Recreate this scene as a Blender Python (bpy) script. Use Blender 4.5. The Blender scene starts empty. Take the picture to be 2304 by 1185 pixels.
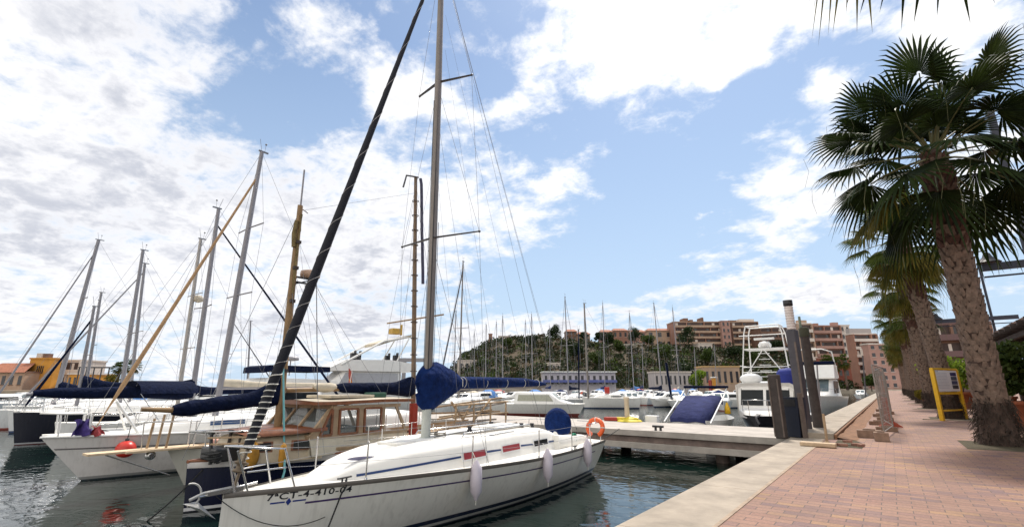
import bpy, math, random
from mathutils import Vector, Matrix, Quaternion
R = math.radians
S = bpy.context.scene
col = S.collection
W = -.95                      # water level; the paving is z = 0
# ------------------------------------------------------------ survey frame (how positions were measured)
F = 1075.; YAW = R(37.5); PITCH = math.atan(276/F); CH = 1.5
FW = (-math.sin(YAW)*math.cos(PITCH), math.cos(YAW)*math.cos(PITCH), math.sin(PITCH))
RT = (math.cos(YAW), math.sin(YAW), 0)
UP = (math.sin(YAW)*math.sin(PITCH), -math.cos(YAW)*math.sin(PITCH), math.cos(PITCH))
def ray(x, y):
    a = (x-1152)/F; b = (592.5-y)/F
    return Vector([FW[i]+a*RT[i]+b*UP[i] for i in range(3)])
def G(x, y, z=0):
    d = ray(x, y); t = (z-CH)/d[2]; return Vector((d[0]*t, d[1]*t, z))
def atX(x, y, X):
    d = ray(x, y); t = X/d[0]; return Vector((X, d[1]*t, CH+d[2]*t))
def atY(x, y, Y):
    d = ray(x, y); t = Y/d[1]; return Vector((d[0]*t, Y, CH+d[2]*t))
def D(x, y, d):
    r = ray(x, y); h = -math.sin(YAW)*r[0]+math.cos(YAW)*r[1]; k = d/h
    return Vector((r[0]*k, r[1]*k, CH+r[2]*k))

# ------------------------------------------------------------ materials
MATS = {}
def mat(name, c, rough=.5, metal=0., var=.12, scale=6., bump=.0, bscale=40., spec=.5, trans=0.):
    if name in MATS: return MATS[name]
    m = bpy.data.materials.new(name); m.use_nodes = True; MATS[name] = m
    n = m.node_tree.nodes; l = m.node_tree.links; p = n['Principled BSDF']
    p.inputs['Roughness'].default_value = rough; p.inputs['Metallic'].default_value = metal
    p.inputs['Specular IOR Level'].default_value = spec
    tc = n.new('ShaderNodeTexCoord')
    nz = n.new('ShaderNodeTexNoise'); nz.inputs['Scale'].default_value = scale; nz.inputs['Detail'].default_value = 6; nz.inputs['Roughness'].default_value = .65
    l.new(tc.outputs['Object'], nz.inputs['Vector'])
    mr = n.new('ShaderNodeMapRange'); mr.inputs[1].default_value = .3; mr.inputs[2].default_value = .7
    mr.inputs[3].default_value = 1-var; mr.inputs[4].default_value = 1+var
    l.new(nz.outputs[0], mr.inputs[0])
    mx = n.new('ShaderNodeVectorMath'); mx.operation = 'SCALE'; mx.inputs[0].default_value = c[:3]
    l.new(mr.outputs[0], mx.inputs['Scale']); l.new(mx.outputs[0], p.inputs['Base Color'])
    if bump:
        b2 = n.new('ShaderNodeTexNoise'); b2.inputs['Scale'].default_value = bscale; b2.inputs['Detail'].default_value = 4
        l.new(tc.outputs['Object'], b2.inputs['Vector'])
        bp = n.new('ShaderNodeBump'); bp.inputs['Strength'].default_value = bump; bp.inputs['Distance'].default_value = .02 if bscale > 12 else .05
        l.new(b2.outputs[0], bp.inputs['Height']); l.new(bp.outputs[0], p.inputs['Normal'])
    return m
def bandmat(name, base, bands, rough=.28, var=.06):
    """gelcoat whose boot stripe and antifouling follow the height above the waterline"""
    if name in MATS: return MATS[name]
    m = mat(name, base, rough, var=var, scale=1.3)
    n = m.node_tree.nodes; l = m.node_tree.links; p = n['Principled BSDF']
    src = p.inputs['Base Color'].links[0].from_socket
    tc = n.new('ShaderNodeTexCoord'); sp = n.new('ShaderNodeSeparateXYZ'); l.new(tc.outputs['Object'], sp.inputs[0])
    for z, c in sorted(bands, reverse=True):
        g = n.new('ShaderNodeMath'); g.operation = 'LESS_THAN'; g.inputs[1].default_value = z; l.new(sp.outputs[2], g.inputs[0])
        mx = n.new('ShaderNodeMix'); mx.data_type = 'RGBA'; l.new(g.outputs[0], mx.inputs[0]); l.new(src, mx.inputs[6]); mx.inputs[7].default_value = (*c, 1)
        src = mx.outputs[2]
    # faint vertical run-off streaks
    mp = n.new('ShaderNodeMapping'); mp.inputs['Scale'].default_value = (9, 9, .6); l.new(tc.outputs['Object'], mp.inputs[0])
    nz = n.new('ShaderNodeTexNoise'); nz.inputs['Scale'].default_value = 1.5; nz.inputs['Detail'].default_value = 5; l.new(mp.outputs[0], nz.inputs['Vector'])
    mr = n.new('ShaderNodeMapRange'); mr.inputs[1].default_value = .5; mr.inputs[2].default_value = .8; mr.inputs[3].default_value = 0; mr.inputs[4].default_value = .25 if base[0] > .1 else .03
    l.new(nz.outputs[0], mr.inputs[0])
    mx = n.new('ShaderNodeMix'); mx.data_type = 'RGBA'; l.new(mr.outputs[0], mx.inputs[0]); l.new(src, mx.inputs[6]); mx.inputs[7].default_value = (.25, .22, .17, 1)
    l.new(mx.outputs[2], p.inputs['Base Color'])
    return m
def glassmat(name, c, rough=.06):
    return mat(name, c, rough, 0, .25, 3., spec=.2)

white = mat('gelcoat_white', (.80, .785, .75), .32, var=.05, scale=2.5)
deckm = mat('deck_nonskid', (.78, .76, .71), .6, var=.06, scale=3., bump=.15, bscale=220)
cream = mat('cream_paint', (.62, .56, .44), .45, var=.12, scale=4)
navyc = mat('navy_canvas', (.004, .008, .028), .9, var=.35, scale=8, bump=1., bscale=9, spec=.12)
bluec = mat('blue_canvas', (.005, .018, .085), .9, var=.4, scale=6, bump=1., bscale=9, spec=.12)
lbluec = mat('light_blue_canvas', (.05, .17, .42), .8, var=.2, scale=6, bump=.4, bscale=16)
blackc = mat('black_sailcloth', (.007, .008, .014), .85, var=.3, scale=10, bump=.3, bscale=25)
beigec = mat('beige_canvas', (.50, .44, .34), .85, var=.18, scale=5, bump=.4, bscale=16)
alu = mat('mast_aluminium', (.22, .195, .175), .5, .2, var=.12, scale=3)
alu2 = mat('mast_grey', (.25, .24, .255), .5, .2, var=.12, scale=3)
steel = mat('stainless', (.62, .61, .60), .22, .9, var=.08)
wire = mat('rigging_wire', (.20, .20, .21), .4, .6, var=.1)
teak = mat('varnished_wood', (.19, .066, .026), .35, var=.35, scale=9, bump=.15, bscale=60)
oldwood = mat('weathered_timber', (.36, .25, .15), .75, var=.35, scale=7, bump=.4, bscale=50)
spar = mat('wooden_spar', (.24, .145, .062), .5, var=.3, scale=5, bump=.15, bscale=40)
darkwood = mat('dark_timber', (.05, .038, .034), .75, var=.35, scale=6, bump=.4, bscale=40)
ropeb = mat('black_rope', (.02, .02, .02), .9, var=.3, scale=40)
ropew = mat('white_rope', (.66, .64, .58), .9, var=.2, scale=40)
ropeg = mat('green_rope', (.02, .22, .13), .85, var=.2, scale=40)
ropet = mat('teal_rope', (.10, .28, .30), .85, var=.2, scale=40)
glassd = glassmat('dark_glass', (.015, .018, .02))
glassg = glassmat('grey_glass', (.10, .13, .14))
redp = mat('red_plastic', (.60, .035, .02), .35, var=.1)
orange = mat('orange_plastic', (.75, .11, .02), .45, var=.12)
fenderm = mat('fender_vinyl', (.60, .54, .60), .35, var=.12, scale=5)
blackp = mat('black_plastic', (.018, .018, .02), .45, var=.2)
darkgrey = mat('dark_grey_paint', (.065, .062, .068), .5, var=.2, scale=4)
steelblue = mat('dark_blue_steel', (.012, .016, .035), .45, var=.2)
yellow = mat('yellow_paint', (.72, .42, .01), .4, var=.15, scale=5)
navyp = mat('navy_paint', (.008, .011, .04), .25, var=.2, scale=3)
redw = mat('dark_red_wrap', (.30, .03, .015), .6, var=.2)
whitep = mat('white_paint', (.78, .78, .76), .45, var=.07, scale=3)

# ------------------------------------------------------------ mesh builder
class MB:
    def __init__(s): s.v = []; s.f = []; s.m = []; s.s = []
    def add(s, vs, fs, mi=0, sm=False):
        o = len(s.v); s.v += [tuple(p) for p in vs]
        for f in fs: s.f.append([i+o for i in f]); s.m.append(mi); s.s.append(sm)
    def box(s, c, d, rz=0, mi=0, rot=None):
        x, y, z = d[0]/2, d[1]/2, d[2]/2
        M = rot if rot is not None else Matrix.Rotation(rz, 3, 'Z')
        c = Vector(c)
        vs = [c+M @ Vector(p) for p in ((-x,-y,-z),(x,-y,-z),(x,y,-z),(-x,y,-z),(-x,-y,z),(x,-y,z),(x,y,z),(-x,y,z))]
        s.add(vs, [(0,3,2,1),(4,5,6,7),(0,1,5,4),(1,2,6,5),(2,3,7,6),(3,0,4,7)], mi)
    def beam(s, p, q, w, h, mi=0):
        p = Vector(p); q = Vector(q); t = (q-p).normalized()
        u = t.cross(Vector((0,0,1)));  u = Vector((1,0,0)) if u.length < 1e-4 else u.normalized()
        n = u.cross(t)
        vs = []
        for b in (p, q):
            for a, c in ((-1,-1),(1,-1),(1,1),(-1,1)): vs.append(b+u*(a*w/2)+n*(c*h/2))
        s.add(vs, [(0,1,2,3),(7,6,5,4),(0,4,5,1),(1,5,6,2),(2,6,7,3),(3,7,4,0)], mi)
    def tube(s, pts, r, n=8, mi=0, cap=True, sq=None):
        pts = [Vector(p) for p in pts]; k = len(pts)
        rs = r if isinstance(r, (list, tuple)) else [r]*k
        t0 = (pts[1]-pts[0]).normalized()
        u = t0.cross(Vector((0,0,1)))
        if u.length < .05: u = t0.cross(Vector((0,1,0)))
        u.normalize(); rings = []; pt = t0
        for i, p in enumerate(pts):
            t = (pts[min(i+1,k-1)]-pts[max(i-1,0)]).normalized()
            q = pt.rotation_difference(t); u = q @ u; u = (u-t*u.dot(t)).normalized(); pt = t
            w = t.cross(u)
            a = sq or (1, 1)
            rings.append([p+u*(math.cos(2*math.pi*j/n)*rs[i]*a[0])+w*(math.sin(2*math.pi*j/n)*rs[i]*a[1]) for j in range(n)])
        s.loft(rings, True, cap, mi, True)
    def loft(s, rings, closed=True, cap=True, mi=0, sm=True):
        n = len(rings[0]); vs = [p for r in rings for p in r]; fs = []
        for i in range(len(rings)-1):
            for j in range(n if closed else n-1):
                a = i*n+j; b = i*n+(j+1) % n
                fs.append((a, b, b+n, a+n))
        s.add(vs, fs, mi, sm)
        if cap and closed:
            s.add(rings[0], [tuple(range(n))[::-1]], mi, False); s.add(rings[-1], [tuple(range(n))], mi, False)
    def lathe(s, prof, c=(0,0,0), n=16, mi=0, M=None):
        c = Vector(c); rings = []
        for r, z in prof:
            ring = [Vector((r*math.cos(2*math.pi*j/n), r*math.sin(2*math.pi*j/n), z)) for j in range(n)]
            if M is not None: ring = [M @ p for p in ring]
            rings.append([c+p for p in ring])
        s.loft(rings, True, True, mi, True)
    def ball(s, c, r, nu=14, nv=9, mi=0, jit=0, rng=None):
        r = (r, r, r) if not isinstance(r, (tuple, list)) else r
        c = Vector(c); rings = []
        for i in range(nv+1):
            a = math.pi*i/nv
            ring = []
            for j in range(nu):
                b = 2*math.pi*j/nu; k = 1+(rng.uniform(-jit, jit) if rng else 0)
                ring.append(c+Vector((r[0]*max(math.sin(a), .02)*math.cos(b)*k, r[1]*max(math.sin(a), .02)*math.sin(b)*k, -r[2]*math.cos(a)*k)))
            rings.append(ring)
        s.loft(rings, True, True, mi, True)
    def torus(s, c, R0, r, n=24, m=8, M=None, mi=0, a0=0, a1=2*math.pi):
        pts = []
        full = abs(a1-a0-2*math.pi) < 1e-3
        for i in range(n+1):
            a = a0+(a1-a0)*i/n; p = Vector((R0*math.cos(a), R0*math.sin(a), 0))
            pts.append(Vector(c)+((M @ p) if M is not None else p))
        s.tube(pts, r, m, mi, not full)
    def prism(s, poly, z0, z1, mi=0):
        n = len(poly)
        vs = [(p[0], p[1], z0) for p in poly]+[(p[0], p[1], z1) for p in poly]
        s.add(vs, [tuple(range(n))[::-1], tuple(range(n, 2*n))]+[(i, (i+1) % n, (i+1) % n+n, i+n) for i in range(n)], mi)
    def build(s, name, mats, parent=None, loc=(0,0,0), rz=0, bevel=0):
        me = bpy.data.meshes.new(name); me.from_pydata(s.v, [], s.f)
        for m in (mats if isinstance(mats, (list, tuple)) else [mats]): me.materials.append(m)
        me.polygons.foreach_set('material_index', s.m); me.polygons.foreach_set('use_smooth', s.s); me.update()
        o = bpy.data.objects.new(name, me); col.objects.link(o); o.location = loc; o.rotation_euler = (0, 0, rz)
        if parent is not None: o.parent = parent
        if bevel:
            b = o.modifiers.new('bevel', 'BEVEL'); b.width = bevel; b.segments = 2; b.limit_method = 'ANGLE'
        return o
def tag(o, label=None, cat=None, group=None, kind=None):
    if label: o['label'] = label
    if cat: o['category'] = cat
    if group: o['group'] = group
    if kind: o['kind'] = kind
    return o
def thing(name, label, cat, loc=(0,0,0), rz=0, group=None):
    o = bpy.data.objects.new(name, None); col.objects.link(o); o.location = loc; o.rotation_euler = (0, 0, rz)
    o.empty_display_size = .3
    return tag(o, label, cat, group)
KIDS = {}
def copy_tree(o, parent=None):
    c = o.copy(); col.objects.link(c)
    if parent is not None: c.parent = parent
    for ch in [k for k in bpy.data.objects if k.parent == o and k is not c]: copy_tree(ch, c)
    return c
def sag(p, q, d, n=10):
    p = Vector(p); q = Vector(q); return [p.lerp(q, i/n)-Vector((0, 0, d*4*(i/n)*(1-i/n))) for i in range(n+1)]
def textmesh(body, size, spacing=1.):
    """outline of a line of lettering as flat polygons: verts (x, y) and faces"""
    cu = bpy.data.curves.new('lettering', 'FONT'); cu.body = body; cu.size = size; cu.offset = .018; cu.space_character = spacing; cu.resolution_u = 3
    ob = bpy.data.objects.new('lettering', cu); col.objects.link(ob)
    dg = bpy.context.evaluated_depsgraph_get(); me = bpy.data.meshes.new_from_object(ob.evaluated_get(dg))
    vs = [v.co.copy() for v in me.vertices]; fs = [list(p.vertices) for p in me.polygons]
    bpy.data.objects.remove(ob); bpy.data.curves.remove(cu); bpy.data.meshes.remove(me)
    return vs, fs

# ------------------------------------------------------------ hulls (local frame: stem at the origin, +Y aft, z = 0 at the waterline)
class Hull:
    def __init__(s, L, B, f, tw=.78, p=1.6, D=.35, e=(.3, .5), rake=0., ts=0., m=.6):
        s.L, s.B, s.f, s.tw, s.p, s.D, s.e, s.rake, s.ts, s.m = L, B, f, tw, p, D, e, rake, ts, m
    def half(s, u):
        if u < s.m: return 1-(1-u/s.m)**s.p
        return 1-(1-s.tw)*((u-s.m)/(1-s.m))**2
    def sheer(s, u): return s.f[0]*(1-u)*(1-2*u)+s.f[1]*4*u*(1-u)+s.f[2]*u*(2*u-1)
    def pt(s, t, z, side=1, off=0.):
        u = max(0, min(1, t/s.L)); zs = s.sheer(u); v = max(0, (z+s.D)/(zs+s.D))
        a = s.B/2*s.half(u)*v**(s.e[0]+s.e[1]*(1-u)**2)
        y = t+s.rake*(1-v)*(1-u)**3-s.ts*v*u**8
        return Vector((side*(a+off), y, z))
    def mesh(s, mats, parent, name='hull', ns=28, nz=10):
        mb = MB(); rings = []
        for i in range(ns+1):
            u = (i/ns)**1.3; t = u*s.L; zs = s.sheer(u)
            zz = [-s.D+(zs+s.D)*j/nz for j in range(nz+1)]
            rings.append([s.pt(t, z, 1) for z in zz[::-1]]+[s.pt(t, z, -1) for z in zz[1:]])
        mb.loft(rings, False, False, 0, True)
        mb.add(rings[-1], [tuple(range(len(rings[-1])))], 0)
        return mb.build(name, mats, parent)
    def deck(s, mats, parent, camber=.05, drop=.03, name='deck', ns=28):
        mb = MB(); rings = []
        for i in range(ns+1):
            u = (i/ns)**1.3; t = u*s.L; zs = s.sheer(u)-drop; a = s.pt(t, zs).x; y = s.pt(t, zs).y
            rings.append([Vector((a*k, y, zs+camber*(1-k*k))) for k in (-1, -.8, -.5, 0, .5, .8, 1)])
        mb.loft(rings, False, False, 0, True)
        return mb.build(name, mats, parent)
    def strip(s, mb, t0, t1, z0, z1, side=1, off=.004, n=24, rel=True, mi=0, thick=0):
        """a band along the topsides; z0, z1 measured below the sheer when rel"""
        rings = []
        for i in range(n+1):
            t = t0+(t1-t0)*i/n; zs = s.sheer(t/s.L)
            a, b = (zs-z0, zs-z1) if rel else (z0, z1)
            rings.append([s.pt(t, a, side, off), s.pt(t, (a+b)/2, side, off+thick), s.pt(t, b, side, off)])
        mb.loft(rings, False, False, mi, True)
    def rail(s, mb, t0, t1, dz, r, side=1, inset=0., n=24, mi=0):
        mb.tube([s.pt(t0+(t1-t0)*i/n, s.sheer((t0+(t1-t0)*i/n)/s.L), side, -inset)+Vector((0, 0, dz)) for i in range(n+1)], r, 6, mi)
def cabin(parent, prof, wfun, deckz, mats, name='cabin', sl=.12):
    """coachroof: prof = [(t, ztop)], wfun(t) half width, sides sloping inward"""
    mb = MB(); rings = []
    for t, z in prof:
        w = wfun(t); d = deckz(t)-.05; h = max(z-d, .02)
        rings.append([Vector(p) for p in ((w, t, d), (w-sl*h, t, d+h*.72), (w-sl*h-.06, t, d+h*.9), (w*.6, t, z), (0, t, z+.02), (-w*.6, t, z), (-(w-sl*h-.06), t, d+h*.9), (-(w-sl*h), t, d+h*.72), (-w, t, d))])
    mb.loft(rings, False, False, 0, True)
    for r in (rings[0], rings[-1]): mb.add(r, [tuple(range(9))], 0)
    return mb.build(name, mats, parent)
def fan(parent, top, lows, r=.006, name='rigging', m=None):
    mb = MB()
    for t, q in (lows if isinstance(lows[0][0], (tuple, Vector, list)) else [(top, q) for q in lows]):
        mb.tube([t, q], r, 4)
    return mb.build(name, m or wire, parent)
EXPO = 0.9
SKYTINT = (.60, .67, .74, 1)
# ============================================================ camera, sun, sky
cam = bpy.data.cameras.new('camera'); co = bpy.data.objects.new('camera', cam); col.objects.link(co); S.camera = co
cam.sensor_width = 36; cam.lens = F/2304*36; cam.clip_end = 20000; cam.clip_start = .05
co.location = (0, 0, CH); co.rotation_euler = (R(90)+PITCH, 0, YAW)
SUN_AZ, SUN_EL = R(-14), R(58)
sd = Vector((math.sin(SUN_AZ)*math.cos(SUN_EL), math.cos(SUN_AZ)*math.cos(SUN_EL), math.sin(SUN_EL)))
sl = bpy.data.lights.new('sun', 'SUN'); so = bpy.data.objects.new('sun', sl); col.objects.link(so)
sl.energy = 2.6; sl.angle = R(8); sl.color = (1, .93, .84); so.rotation_euler = sd.to_track_quat('Z', 'Y').to_euler(); so.location = (0, 0, 60)
S.view_settings.view_transform = 'Standard'; S.view_settings.look = 'None'; S.view_settings.gamma = 1; S.view_settings.exposure = EXPO
try: S.view_settings.use_curve_mapping = False
except Exception: pass
w = bpy.data.worlds.new('World'); S.world = w; w.use_nodes = True
n = w.node_tree.nodes; l = w.node_tree.links; n.clear()
out = n.new('ShaderNodeOutputWorld'); bg = n.new('ShaderNodeBackground'); l.new(bg.outputs[0], out.inputs[0]); bg.inputs[1].default_value = .1
sky = n.new('ShaderNodeTexSky'); sky.sky_type = 'NISHITA'; sky.sun_disc = False; sky.sun_elevation = SUN_EL; sky.sun_rotation = SUN_AZ
sky.air_density = 1.0; sky.dust_density = .6; sky.ozone_density = 1.5
def M(op, a, b=None, c=None):
    q = n.new('ShaderNodeMath'); q.operation = op
    for i, x in enumerate((a, b, c)):
        if x is None: continue
        if isinstance(x, (int, float)): q.inputs[i].default_value = x
        else: l.new(x, q.inputs[i])
    return q.outputs[0]
tc = n.new('ShaderNodeTexCoord'); sp = n.new('ShaderNodeSeparateXYZ'); l.new(tc.outputs['Generated'], sp.inputs[0])
X, Y, Z = sp.outputs
az = M('ARCTAN2', X, Y); el = M('ARCSINE', Z)
zz = M('ADD', M('MAXIMUM', Z, 0.), .22)
cp = n.new('ShaderNodeCombineXYZ'); l.new(M('DIVIDE', X, zz), cp.inputs[0]); l.new(M('DIVIDE', Y, zz), cp.inputs[1])
def noise(vec, sc, det, rough=.55, dist=0.):
    q = n.new('ShaderNodeTexNoise'); q.inputs['Scale'].default_value = sc; q.inputs['Detail'].default_value = det; q.inputs['Roughness'].default_value = rough; q.inputs['Distortion'].default_value = dist
    l.new(vec, q.inputs['Vector']); return q
n1 = noise(cp.outputs[0], 2.6, 10, .60, .2); n2 = noise(cp.outputs[0], 1.1, 4, .5); n3 = noise(cp.outputs[0], 7.5, 8, .62, .3)
wv = noise(cp.outputs[0], 2.2, 4, .5)
ws = n.new('ShaderNodeSeparateColor'); l.new(wv.outputs['Color'], ws.inputs[0])
ae = n.new('ShaderNodeCombineXYZ')
l.new(M('ADD', az, M('MULTIPLY', M('SUBTRACT', ws.outputs[0], .5), .16)), ae.inputs[0])
l.new(M('ADD', el, M('MULTIPLY', M('SUBTRACT', ws.outputs[1], .5), .10)), ae.inputs[1])
def azel(px, py):
    d = ray(px, py).normalized(); return math.atan2(d.x, d.y), math.asin(d.z)
# cloud masses (+) and clear gaps (-): centre, end of long axis, half thickness -- measured off the photograph, kept as directions in the sky
BLOBS = [
 (.85, 350, 110, 560, 0, 150), (.8, 120, 70, 300, 40, 160), (.62, 690, 90, 790, 40, 100),
 (1.05, 600, 480, 1330, 440, 155), (1.0, 150, 480, 560, 470, 220), (.9, 400, 700, 1000, 660, 160), (.5, 900, 760, 1300, 770, 60),
 (1.15, 1500, 70, 1870, 50, 150), (.8, 1180, 130, 1250, 90, 70), (.9, 1010, 235, 1240, 215, 60), (.5, 1640, 150, 1720, 130, 60),
 (.72, 1830, 440, 1990, 310, 130), (.42, 1600, 455, 1680, 435, 30), (.8, 1800, 665, 2000, 640, 60), (.6, 1600, 640, 1750, 625, 30), (.6, 1850, 205, 1910, 190, 45), (.35, 1640, 245, 1690, 240, 22), (.35, 1560, 575, 1640, 565, 14), (.35, 1500, 578, 1560, 576, 10),
 (1.0, 2150, 60, 2300, 30, 130), (.8, 2200, 420, 2304, 420, 120), (.6, 1250, 735, 1500, 720, 40), (.6, 50, 300, 300, 320, 60),
 (-.9, 690, 265, 850, 210, 62), (-.55, 470, 215, 620, 250, 28), (-.5, 905, 70, 935, 10, 60), (-.9, 1110, 195, 1180, 150, 45), (-.7, 1330, 285, 1420, 260, 50),
 (-.85, 1450, 440, 1640, 350, 110), (-.9, 1300, 630, 1520, 560, 75), (-.8, 1680, 230, 1790, 190, 45), (-.45, 60, 180, 140, 185, 22), (-.4, 540, 60, 590, 30, 40), (-.5, 1900, 120, 1990, 90, 40), (-.35, 150, 770, 420, 760, 50), (-.5, 60, 310, 10, 290, 20),
]
acc = None
for wt, cx, cy, ex, ey, th in BLOBS:
    a0, e0 = azel(cx, cy); a1, e1 = azel(ex, ey); a2, e2 = azel(cx, cy-th)
    dx, dy = (a1-a0), (e1-e0); ang = math.atan2(dy, dx); la = max(math.hypot(dx, dy), .02); lb = max(abs(e2-e0), .01)
    mp = n.new('ShaderNodeMapping'); mp.vector_type = 'TEXTURE'
    mp.inputs['Location'].default_value = (a0, e0, 0); mp.inputs['Rotation'].default_value = (0, 0, ang); mp.inputs['Scale'].default_value = (la*1.25, lb*1.25, 1)
    l.new(ae.outputs[0], mp.inputs[0])
    ln = n.new('ShaderNodeVectorMath'); ln.operation = 'LENGTH'; l.new(mp.outputs[0], ln.inputs[0])
    mr = n.new('ShaderNodeMapRange'); mr.interpolation_type = 'SMOOTHSTEP'
    mr.inputs[1].default_value = .25; mr.inputs[2].default_value = 1.15; mr.inputs[3].default_value = wt; mr.inputs[4].default_value = 0
    l.new(ln.outputs['Value'], mr.inputs[0])
    acc = mr.outputs[0] if acc is None else M('ADD', acc, mr.outputs[0])
acc = M('MINIMUM', M('MAXIMUM', acc, -1.), 1.0)
n4 = noise(cp.outputs[0], 21., 6, .65, .2)
mott = M('ADD', M('MULTIPLY', M('SUBTRACT', n3.outputs[0], .5), 1.25), M('MULTIPLY', M('SUBTRACT', n4.outputs[0], .5), .55))
dens = M('ADD', M('MULTIPLY', acc, .50), M('ADD', M('MULTIPLY', M('SUBTRACT', n1.outputs[0], .5), 1.55), mott))
def mrange(x, a, b, c, d, sm=True):
    q = n.new('ShaderNodeMapRange'); q.interpolation_type = 'SMOOTHSTEP' if sm else 'LINEAR'
    for i, v in enumerate((a, b, c, d)): q.inputs[i+1].default_value = v
    l.new(x, q.inputs[0]); return q.outputs[0]
back_fill = mrange(Y, .15, -.45, 0, 1)                       # unseen cloud behind the camera, added and brightened to fill shaded sides
dens = M('ADD', dens, M('MULTIPLY', back_fill, .9))
cov = mrange(dens, -.04, .50, 0, 1)
thick = mrange(M('ADD', dens, M('MULTIPLY', M('SUBTRACT', n2.outputs[0], .5), .9)), .30, .95, 0, 1)
shade = mrange(M('ADD', M('MULTIPLY', n3.outputs[0], .75), M('ADD', M('MULTIPLY', n2.outputs[0], .45), M('MULTIPLY', n4.outputs[0], .25))), .53, .82, 0, 1)
def rgbmix(f, a, b):
    q = n.new('ShaderNodeMix'); q.data_type = 'RGBA'
    if isinstance(f, float): q.inputs[0].default_value = f
    else: l.new(f, q.inputs[0])
    for i, x in ((6, a), (7, b)):
        if isinstance(x, tuple): q.inputs[i].default_value = (*x, 1)
        else: l.new(x, q.inputs[i])
    return q.outputs[2]
dt = n.new('ShaderNodeVectorMath'); dt.operation = 'DOT_PRODUCT'; l.new(tc.outputs['Generated'], dt.inputs[0]); dt.inputs[1].default_value = sd
glow = mrange(dt.outputs['Value'], .60, 1., 0, 1)
grey = rgbmix(M('MULTIPLY', thick, shade), (5.6, 5.6, 5.75), (3.35, 3.5, 3.95))
cloudc = rgbmix(glow, grey, (7.0, 6.9, 6.7))
cloudc = rgbmix(back_fill, cloudc, (7.6, 7.4, 7.1))
haze_ = mrange(Z, .0, .62, .97, .22, False)
tint = n.new('ShaderNodeMix'); tint.data_type = 'RGBA'; tint.blend_type = 'MULTIPLY'; tint.inputs[0].default_value = 1; l.new(sky.outputs[0], tint.inputs[6]); tint.inputs[7].default_value = SKYTINT
skyc = rgbmix(haze_, tint.outputs[2], (3.3, 4.15, 5.1))
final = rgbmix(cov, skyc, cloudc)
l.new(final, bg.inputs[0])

# ============================================================ water
def water():
    m = bpy.data.materials.new('harbour_water'); m.use_nodes = True
    n = m.node_tree.nodes; l = m.node_tree.links; p = n['Principled BSDF']
    p.inputs['Base Color'].default_value = (.004, .014, .011, 1); p.inputs['Roughness'].default_value = .035; p.inputs['IOR'].default_value = 1.6; p.inputs['Specular IOR Level'].default_value = .5
    tc = n.new('ShaderNodeTexCoord')
    def nz(sc, det, sx, sy, rot=0.):
        mp = n.new('ShaderNodeMapping'); mp.inputs['Scale'].default_value = (sx, sy, 1); mp.inputs['Rotation'].default_value = (0, 0, rot); l.new(tc.outputs['Object'], mp.inputs[0])
        q = n.new('ShaderNodeTexNoise'); q.inputs['Scale'].default_value = sc; q.inputs['Detail'].default_value = det; q.inputs['Distortion'].default_value = .6; l.new(mp.outputs[0], q.inputs['Vector']); return q.outputs[0]
    a = nz(1.5, 2, 1, 1.5, .5); b = nz(5.5, 3, 1., 1.3, -.3)
    ad = n.new('ShaderNodeMath'); ad.operation = 'MULTIPLY_ADD'; l.new(b, ad.inputs[0]); ad.inputs[1].default_value = .12; l.new(a, ad.inputs[2])
    bp = n.new('ShaderNodeBump'); bp.inputs['Strength'].default_value = .5; bp.inputs['Distance'].default_value = .042; l.new(ad.outputs[0], bp.inputs['Height']); l.new(bp.outputs[0], p.inputs['Normal'])
    return m
mb = MB(); mb.add([(-6000, -3000, W), (-2.4, -3000, W), (-2.4, 9000, W), (-6000, 9000, W)], [(0, 1, 2, 3)])
tag(mb.build('water', water()), kind='structure')
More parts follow.
